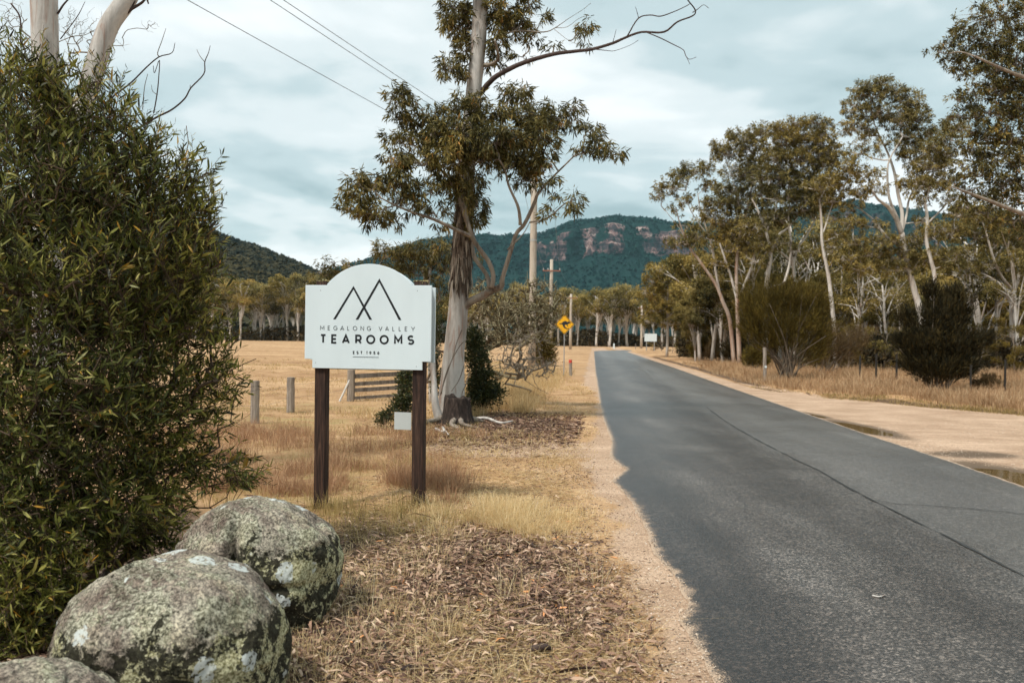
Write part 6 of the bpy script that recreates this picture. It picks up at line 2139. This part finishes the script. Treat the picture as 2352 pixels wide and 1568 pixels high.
for px, pb, rx, rz, m_, lab in ((1692, 836, 36, 32, 'shrub_dark', 'round dark green bush left of the marker post'), (1614, 826, 26, 24, 'shrub_olive', 'yellow olive bush, second to the left of the marker post'), (1735, 852, 24, 26, 'shrub_olive', 'brown green bush touching the marker post'), (1650, 828, 20, 20, 'shrub_brown', 'small brownish bush wedged between the olive and dark round bushes'),
                                (1590, 818, 26, 34, 'shrub_olive', 'tall loose bush at the far end of the bank'), (2270, 905, 30, 16, 'shrub_brown', 'brown mound of scrub under the right pickets')):
    b = gpt(px, pb)
    needle_shrub('round_shrub', lab, b, [clump3(c, b[1]) for c in ((px, pb - rz, rx, rz), (px - rx * .5, pb - rz * .7, rx * .6, rz * .6), (px + rx * .5, pb - rz * .7, rx * .6, rz * .6), (px, pb - rz * 1.6, rx * .5, rz * .5))], 5000, rn, m_, .10 * b[1] / 28, .016 * b[1] / 28, 8, .3)

# ------------------------------------------------------------------ ground cover
rc = np.random.default_rng(404)


def region(n, x0, x1, y0, y1, keep, pw=1.0, rng=rc):
    """n points of the ground, denser towards the near edge, thinned by keep(x, y) in 0..1"""
    out = np.zeros((0, 2))
    while len(out) < n:
        m = n * 2
        t = rng.random(m)
        y = y0 * (y1 / y0) ** t if pw == 1.0 else y0 + (y1 - y0) * t
        x = rng.uniform(x0, x1, m) if not callable(x0) else x0(y) + (x1(y) - x0(y)) * rng.random(m)
        k = keep(x, y)
        s = rng.random(m) < k
        out = np.vstack([out, np.column_stack([x, y])[s]])
    out = out[:n]
    return out


def on_ground(P, dz=0.0):
    return np.column_stack([P, hgt(P[:, 0], P[:, 1]) + dz])


ROCKS = [(at(388, 1475, 3.72)[0], 3.74, .52, .42), (at(585, 1300, 4.95)[0], 4.95, .46, .42), (at(60, 1680, 3.05)[0], 3.05, .35, .34)]


def off_rock(x, y):
    k = np.ones_like(x)
    for cx_, cy_, a, b in ROCKS:
        k = k * (np.hypot((x - cx_) / a, (y - cy_) / b) > .93)
    return k


SL = lambda y: sand_left(np.clip(y, 3.5, 26))
ND = lambda x, y, s=1.0, seed=1: np.clip(.5 + 1.6 * fbm2(x, y, s, 3, seed), 0, 1)

# fallen eucalypt leaves
mb = MB()
P = region(34000, -2.9, 1.3, 2.3, 8.2, lambda x, y: off_rock(x, y) * sstep(-.12, .5, SL(y) - x + .3 * fbm2(x, y, 2, 3, 5)) * (.35 + .65 * ND(x, y, 1.4, 61)) * sstep(8.4, 6.2, y + .5 * np.abs(x)))
n = len(P)
a = rc.random(n) * 2 * math.pi
D = np.column_stack([np.cos(a), np.sin(a), rc.normal(0, .16, n)])
side = np.column_stack([-np.sin(a), np.cos(a), rc.normal(0, .45, n)])
tone = np.clip(rc.normal(.48, .26, n), 0, .94)
tone[rc.random(n) < .012] = .99
leaves(mb, on_ground(P, .004) + np.column_stack([P * 0, rc.random(n) * .018]), D, rc.uniform(.02, .11, n), rc.uniform(.006, .021, n), rc, .6, tone, side=side)
P = region(420, -2.9, 1.2, 2.3, 9, lambda x, y: off_rock(x, y) * sstep(.05, .6, SL(y) - x))
n = len(P)
a = rc.random(n) * 2 * math.pi
leaves(mb, on_ground(P, .014), np.column_stack([np.cos(a), np.sin(a), rc.normal(0, .10, n)]), rc.uniform(.12, .34, n), rc.uniform(.006, .020, n), rc, .5, np.clip(rc.normal(.5, .25, n), 0, .94))
P = region(10000, -3.0, 1.9, 11.5, 20, lambda x, y: (x < SL(y) - .15) * sstep(1.3, .1, np.hypot((x - .2) / 2.3, (y - 16) / 3.4) + .6 * fbm2(x, y, 1.0, 4, 22)))
n = len(P)
a = rc.random(n) * 2 * math.pi
leaves(mb, on_ground(P, .006), np.column_stack([np.cos(a), np.sin(a), rc.normal(0, .15, n)]), rc.uniform(.06, .13, n), .022, rc, .5, np.clip(rc.normal(.42, .24, n), 0, .94), simple=True)
tag(mb.build('leaf_litter', M['litter']), 'carpet of fallen brown gum leaves over the verge', 'leaf litter', kind='stuff')

# twigs and stalks
mb = MB()
P = region(5200, -2.8, 1.4, 2.3, 17, lambda x, y: off_rock(x, y) * sstep(.05, .5, SL(y) - x) * (.3 + .7 * ND(x, y, 1.4, 61)) * (1 - .7 * sstep(8, 9, y) * sstep(12.6, 12, y)))
n = len(P)
a = rc.random(n) * 2 * math.pi
L = rc.uniform(.04, .24, n)
A = on_ground(P, .010)
sticks(mb, A, A + np.column_stack([np.cos(a) * L, np.sin(a) * L, rc.normal(0, .02, n)]), rc.uniform(.0012, .0034, n), .001, rc.random(n))
tag(mb.build('twig_litter', leafmat('twig_litter', [(0, (.05, .03, .02)), (.5, (.17, .11, .07)), (1, (.50, .38, .27))], 0, .8, .2)), 'thin dead twigs strewn over the verge', 'twigs', kind='stuff')


def tufts(mb, C, per, H, Wd, rng, spread=.05, lean=.35, hvar=.35, tone=None):
    n = len(C)
    q = np.repeat(np.arange(n), per)
    m = n * per
    off = rng.normal(size=(m, 2)) * spread
    P = C[q].copy()
    P[:, :2] += off
    P[:, 2] -= .01
    d = nrm(np.column_stack([off + rng.normal(size=(m, 2)) * spread * .6, np.zeros(m)]))
    Hh = np.broadcast_to(H, (n,))[q] * rng.uniform(1 - hvar * 1.6, 1 + hvar, m)
    t = np.clip((rng.normal(.5, .16, n)[q] if tone is None else tone[q]) + rng.normal(0, .16, m), 0, 1)
    blades(mb, P, Hh, Wd, rng, lean, t, d)


# the bright tuft mass right of the sign post
mb = MB()
P = region(520, -1.1, 1.1, 5.6, 9.4, lambda x, y: sstep(.35, .6, ND(x, y, 2.6, 72)) * sstep(1.25, .3, np.hypot((x + .10) / .85, (y - 7.45) / .95) + .8 * fbm2(x, y, 1.6, 4, 71)))
tufts(mb, on_ground(P), 20, (.18 * rc.uniform(.35, 1.35, len(P))) * np.clip(1.2 - np.hypot((P[:, 0] + .25) / 1.1, (P[:, 1] - 7.5) / 1.6), .35, 1.3), .0032, rc, .06, .75)
P = region(520, -1.5, 1.2, 3.0, 7.5, lambda x, y: off_rock(x, y) * sstep(.0, .5, SL(y) - x) * sstep(.45, .75, ND(x, y, .9, 81)))
tufts(mb, on_ground(P), 9, rc.uniform(.05, .15, len(P)), .0030, rc, .06, 1.0)
for cx_, cy_, m_ in ((-.35, 4.6, 3), (.05, 5.2, 4), (-.1, 4.0, 3), (.45, 4.4, 3), (-.8, 5.4, 4), (.5, 5.6, 4), (-.55, 6.2, 5)):
    P = np.column_stack([rc.normal(cx_, .10, m_), rc.normal(cy_, .10, m_)])
    tufts(mb, on_ground(P), 14, rc.uniform(.14, .30, m_), .0026, rc, .03, .8)
tag(mb.build('dry_grass', M['straw_bright']), 'bright straw coloured grass tufts right of the sign posts', 'dry grass', kind='stuff')

# crumbs of bark and leaf thinly over the whole verge
mb = MB()
P = region(18000, -1.6, 1.9, 3.0, 17, lambda x, y: off_rock(x, y) * sstep(-.30, .15, SL(y) - x) * (.2 + .8 * ND(x, y, 1.1, 83)))
n = len(P)
a = rc.random(n) * 2 * math.pi
leaves(mb, on_ground(P, .006), np.column_stack([np.cos(a), np.sin(a), rc.normal(0, .12, n)]), rc.uniform(.012, .06, n), rc.uniform(.004, .012, n), rc, .5, np.clip(rc.normal(.40, .28, n), 0, .94), simple=True)
tag(mb.build('bark_crumbs', M['litter']), 'crumbs of bark and leaf thinly strewn over the bare verge', 'leaf litter', kind='stuff')

# straws lying flat
mb = MB()
P = region(22000, -1.6, 1.6, 2.6, 13, lambda x, y: off_rock(x, y) * sstep(-.15, .3, SL(y) - x) * (.15 + .85 * sstep(.35, .65, ND(x, y, .8, 82))) * (.35 + .65 * sstep(-1.2, .1, x)))
n = len(P)
a = rc.random(n) * 2 * math.pi
leaves(mb, on_ground(P, .012), np.column_stack([np.cos(a), np.sin(a), np.abs(rc.normal(0, .16, n))]), rc.uniform(.05, .17, n), rc.uniform(.0022, .0042, n), rc, .4, rc.random(n), simple=True)
tag(mb.build('fallen_straw', M['straw']), 'broken pale straws lying flat on the verge', 'straw', kind='stuff')

# reddish grass behind and left of the sign posts
mb = MB()
XL = lambda y: -1.0 - .34 * y
XR = lambda y: -.35 + 0 * y
P = region(1000, XL, XR, 8.1, 14.5, lambda x, y: sstep(.45, .85, ND(x, y, 1.3, 91)) * (.4 + .6 * sstep(.3, .6, ND(x, y, .3, 98))) * sstep(-.2, -.9, x + .0 * y))
tufts(mb, on_ground(P), 20, rc.uniform(.08, .30, len(P)), .0045, rc, .06, .6)
tag(mb.build('reddish_grass', M['grass_red']), 'knee high reddish brown grass behind the sign posts', 'grass', kind='stuff')
mb = MB()
P = region(1100, lambda y: -1.6 - .36 * y, lambda y: -.5 + 0 * y, 6.7, 19, lambda x, y: off_rock(x, y) * (.06 + .85 * sstep(.45, .8, ND(x, y, .55, 92))))
tufts(mb, on_ground(P), 12, rc.uniform(.04, .15, len(P)), .0040, rc, .07, .8)
for cx_, cy_, m_ in ((-1.86, 8.15, 16), (-.92, 7.95, 12), (-1.2, 7.5, 8), (-.75, 7.3, 10), (-1.5, 7.9, 8), (-1.1, 10.2, 20), (-1.3, 10.8, 16)):
    P = np.column_stack([rc.normal(cx_, .16, m_), rc.normal(cy_, .13, m_)])
    tufts(mb, on_ground(P), 20, rc.uniform(.10, .24, m_), .0040, rc, .04, .35)
tag(mb.build('green_grass', M['grass_green']), 'olive green grass around the post feet and field edge', 'grass', kind='stuff')
# dry grass along the left verge, the field edge and round the bushes
mb = MB()
P = region(900, lambda y: -1.4 + 0 * y, lambda y: road_left_straight(y) - 1.0, 16.5, 42, lambda x, y: (.25 + .75 * ND(x, y, .6, 93)) * sstep(.0, 1.2, road_left_straight(y) - 1.0 - x) * (1 - (np.hypot((x - .2) / 1.7, (y - 16) / 2.2) < 1)))
tufts(mb, on_ground(P), 26, rc.uniform(.18, .42, len(P)), .009, rc, .10, .4)
P = region(3600, lambda y: -.62 * y, lambda y: -1.6 + .02 * y, 12, 60, lambda x, y: .10 + .9 * sstep(.35, .8, ND(x, y, .22, 94)))
tufts(mb, on_ground(P), 8, rc.uniform(.04, .15, len(P)), .0005 * P[:, 1].repeat(8) + .003, rc, .12, .6)
P = region(2600, lambda y: -1.6 + 0 * y, lambda y: road_left_straight(y) - .12, 9.5, 60, lambda x, y: (.12 + .88 * sstep(.4, .7, ND(x, y, .9, 97))) * (x < SL(y) + .05))
tufts(mb, on_ground(P), 9, rc.uniform(.02, .09, len(P)), (.0030 + .00035 * P[:, 1]).repeat(9), rc, .12, .8)
tag(mb.build('field_grass', M['straw']), 'pale dry grass of the paddock and the left verge', 'dry grass', kind='stuff')

# right bank grass
mb = MB()
bk = lambda x, y: sstep(.05, .5, y - pull_y(x)) * sstep(.9, 1.6, x - right_e(y))
P = region(4600, lambda y: right_e(y) + .8, lambda y: .66 * y + 2, 15.5, 62, lambda x, y: bk(x, y) * (.30 + .70 * sstep(.25, .6, ND(x, y, .45, 95))))
hh_ = rc.uniform(.12, .34, len(P)) * sstep(.0, 1.6, P[:, 1] - pull_y(P[:, 0]) + .4) + .05
tufts(mb, on_ground(P), 22, hh_, (.0045 + .00026 * P[:, 1]).repeat(22), rc, .13, .5)
P = region(420, lambda y: right_e(y) + 1.2, lambda y: .64 * y + 2, 16.5, 55, lambda x, y: bk(x, y) * sstep(.3, .7, ND(x, y, .3, 99)) * sstep(.3, 1.2, y - pull_y(x)))
tufts(mb, on_ground(P), 60, rc.uniform(.28, .60, len(P)), (.006 + .00026 * P[:, 1]).repeat(60), rc, .17, .6)
tag(mb.build('bank_grass', M['straw_far']), 'tousled orange brown grass on the right bank', 'dry grass', kind='stuff')
mb = MB()
P = region(500, lambda y: right_e(y) + .8, lambda y: .62 * y + 2, 16, 45, lambda x, y: (np.abs(y - pull_y(x) - .35) < .35) * 1.0)
tufts(mb, on_ground(P), 16, rc.uniform(.04, .10, len(P)), .010, rc, .12, .4)
tag(mb.build('green_grass', M['grass_green']), 'thin line of greenish turf along the gravel edge', 'grass', kind='stuff')

# loose stones
OV = np.array([[1, 0, 0], [-1, 0, 0], [0, 1, 0], [0, -1, 0], [0, 0, 1], [0, 0, -1]], float)
OF = np.array([[0, 2, 4], [2, 1, 4], [1, 3, 4], [3, 0, 4], [2, 0, 5], [1, 2, 5], [3, 1, 5], [0, 3, 5]])


def stones(mb, P3, s, rng):
    n = len(P3)
    V = OV[None] * (s[:, None, None] * rng.uniform(.6, 1.3, (n, 1, 3)) * np.array([1, 1, .6])) * rng.uniform(.75, 1.2, (n, 6, 1))
    a = rng.random(n) * 6.28
    c_, s_ = np.cos(a)[:, None], np.sin(a)[:, None]
    X2 = V[..., 0] * c_ - V[..., 1] * s_
    Y2 = V[..., 0] * s_ + V[..., 1] * c_
    V = np.stack([X2, Y2, V[..., 2]], -1) + P3[:, None]
    mb.add(V.reshape(-1, 3), (np.arange(n)[:, None, None] * 6 + OF[None]).reshape(-1, 3), np.repeat(rng.random(n), 6))


mb = MB()
P = region(15000, lambda y: SL(y) - .7, lambda y: left_edge(y) + .05, 2.6, 12, lambda x, y: .35 + .65 * ND(x, y, 2.0, 96))
zz2 = np.where(P[:, 0] > left_edge(P[:, 1]) - .02, .010, hgt(P[:, 0], P[:, 1]) + .002)
stones(mb, np.column_stack([P, zz2]), rc.uniform(.0018, .0070, len(P)) * (1 + (rc.random(len(P)) < .03)), rc)
P = region(5000, lambda y: right_e(y) - .02, lambda y: right_e(y) + 5 + 0 * y, 7.5, 18, lambda x, y: (.2 + .8 * sstep(1.5, .2, x - right_e(y))) * (y < pull_y(x)) * (pud_d(x, y) > 1.15))
stones(mb, on_ground(P, .003), rc.uniform(.003, .010, len(P)), rc)
tag(mb.build('gravel_stones', M['stones']), 'loose pale gravel stones along both road edges', 'gravel', kind='stuff')

# ------------------------------------------------------------------ air
hz = MB().box((0, 1950, 240), (7500, 4700, 492))
hm = bpy.data.materials.new('air')
hm.use_nodes = True
nt = hm.node_tree
nt.nodes.clear()
ho = nt.nodes.new('ShaderNodeOutputMaterial')
pv = nt.nodes.new('ShaderNodeVolumePrincipled')
pv.inputs['Color'].default_value = (.55, .86, .95, 1)
pv.inputs['Density'].default_value = .00004
pv.inputs['Anisotropy'].default_value = .2
nt.links.new(pv.outputs[0], ho.inputs['Volume'])
hz_o = hz.build('haze', hm)
tag(hz_o, 'thin pale air between here and the hills', 'haze', kind='stuff')
cy.volume_step_rate = 10
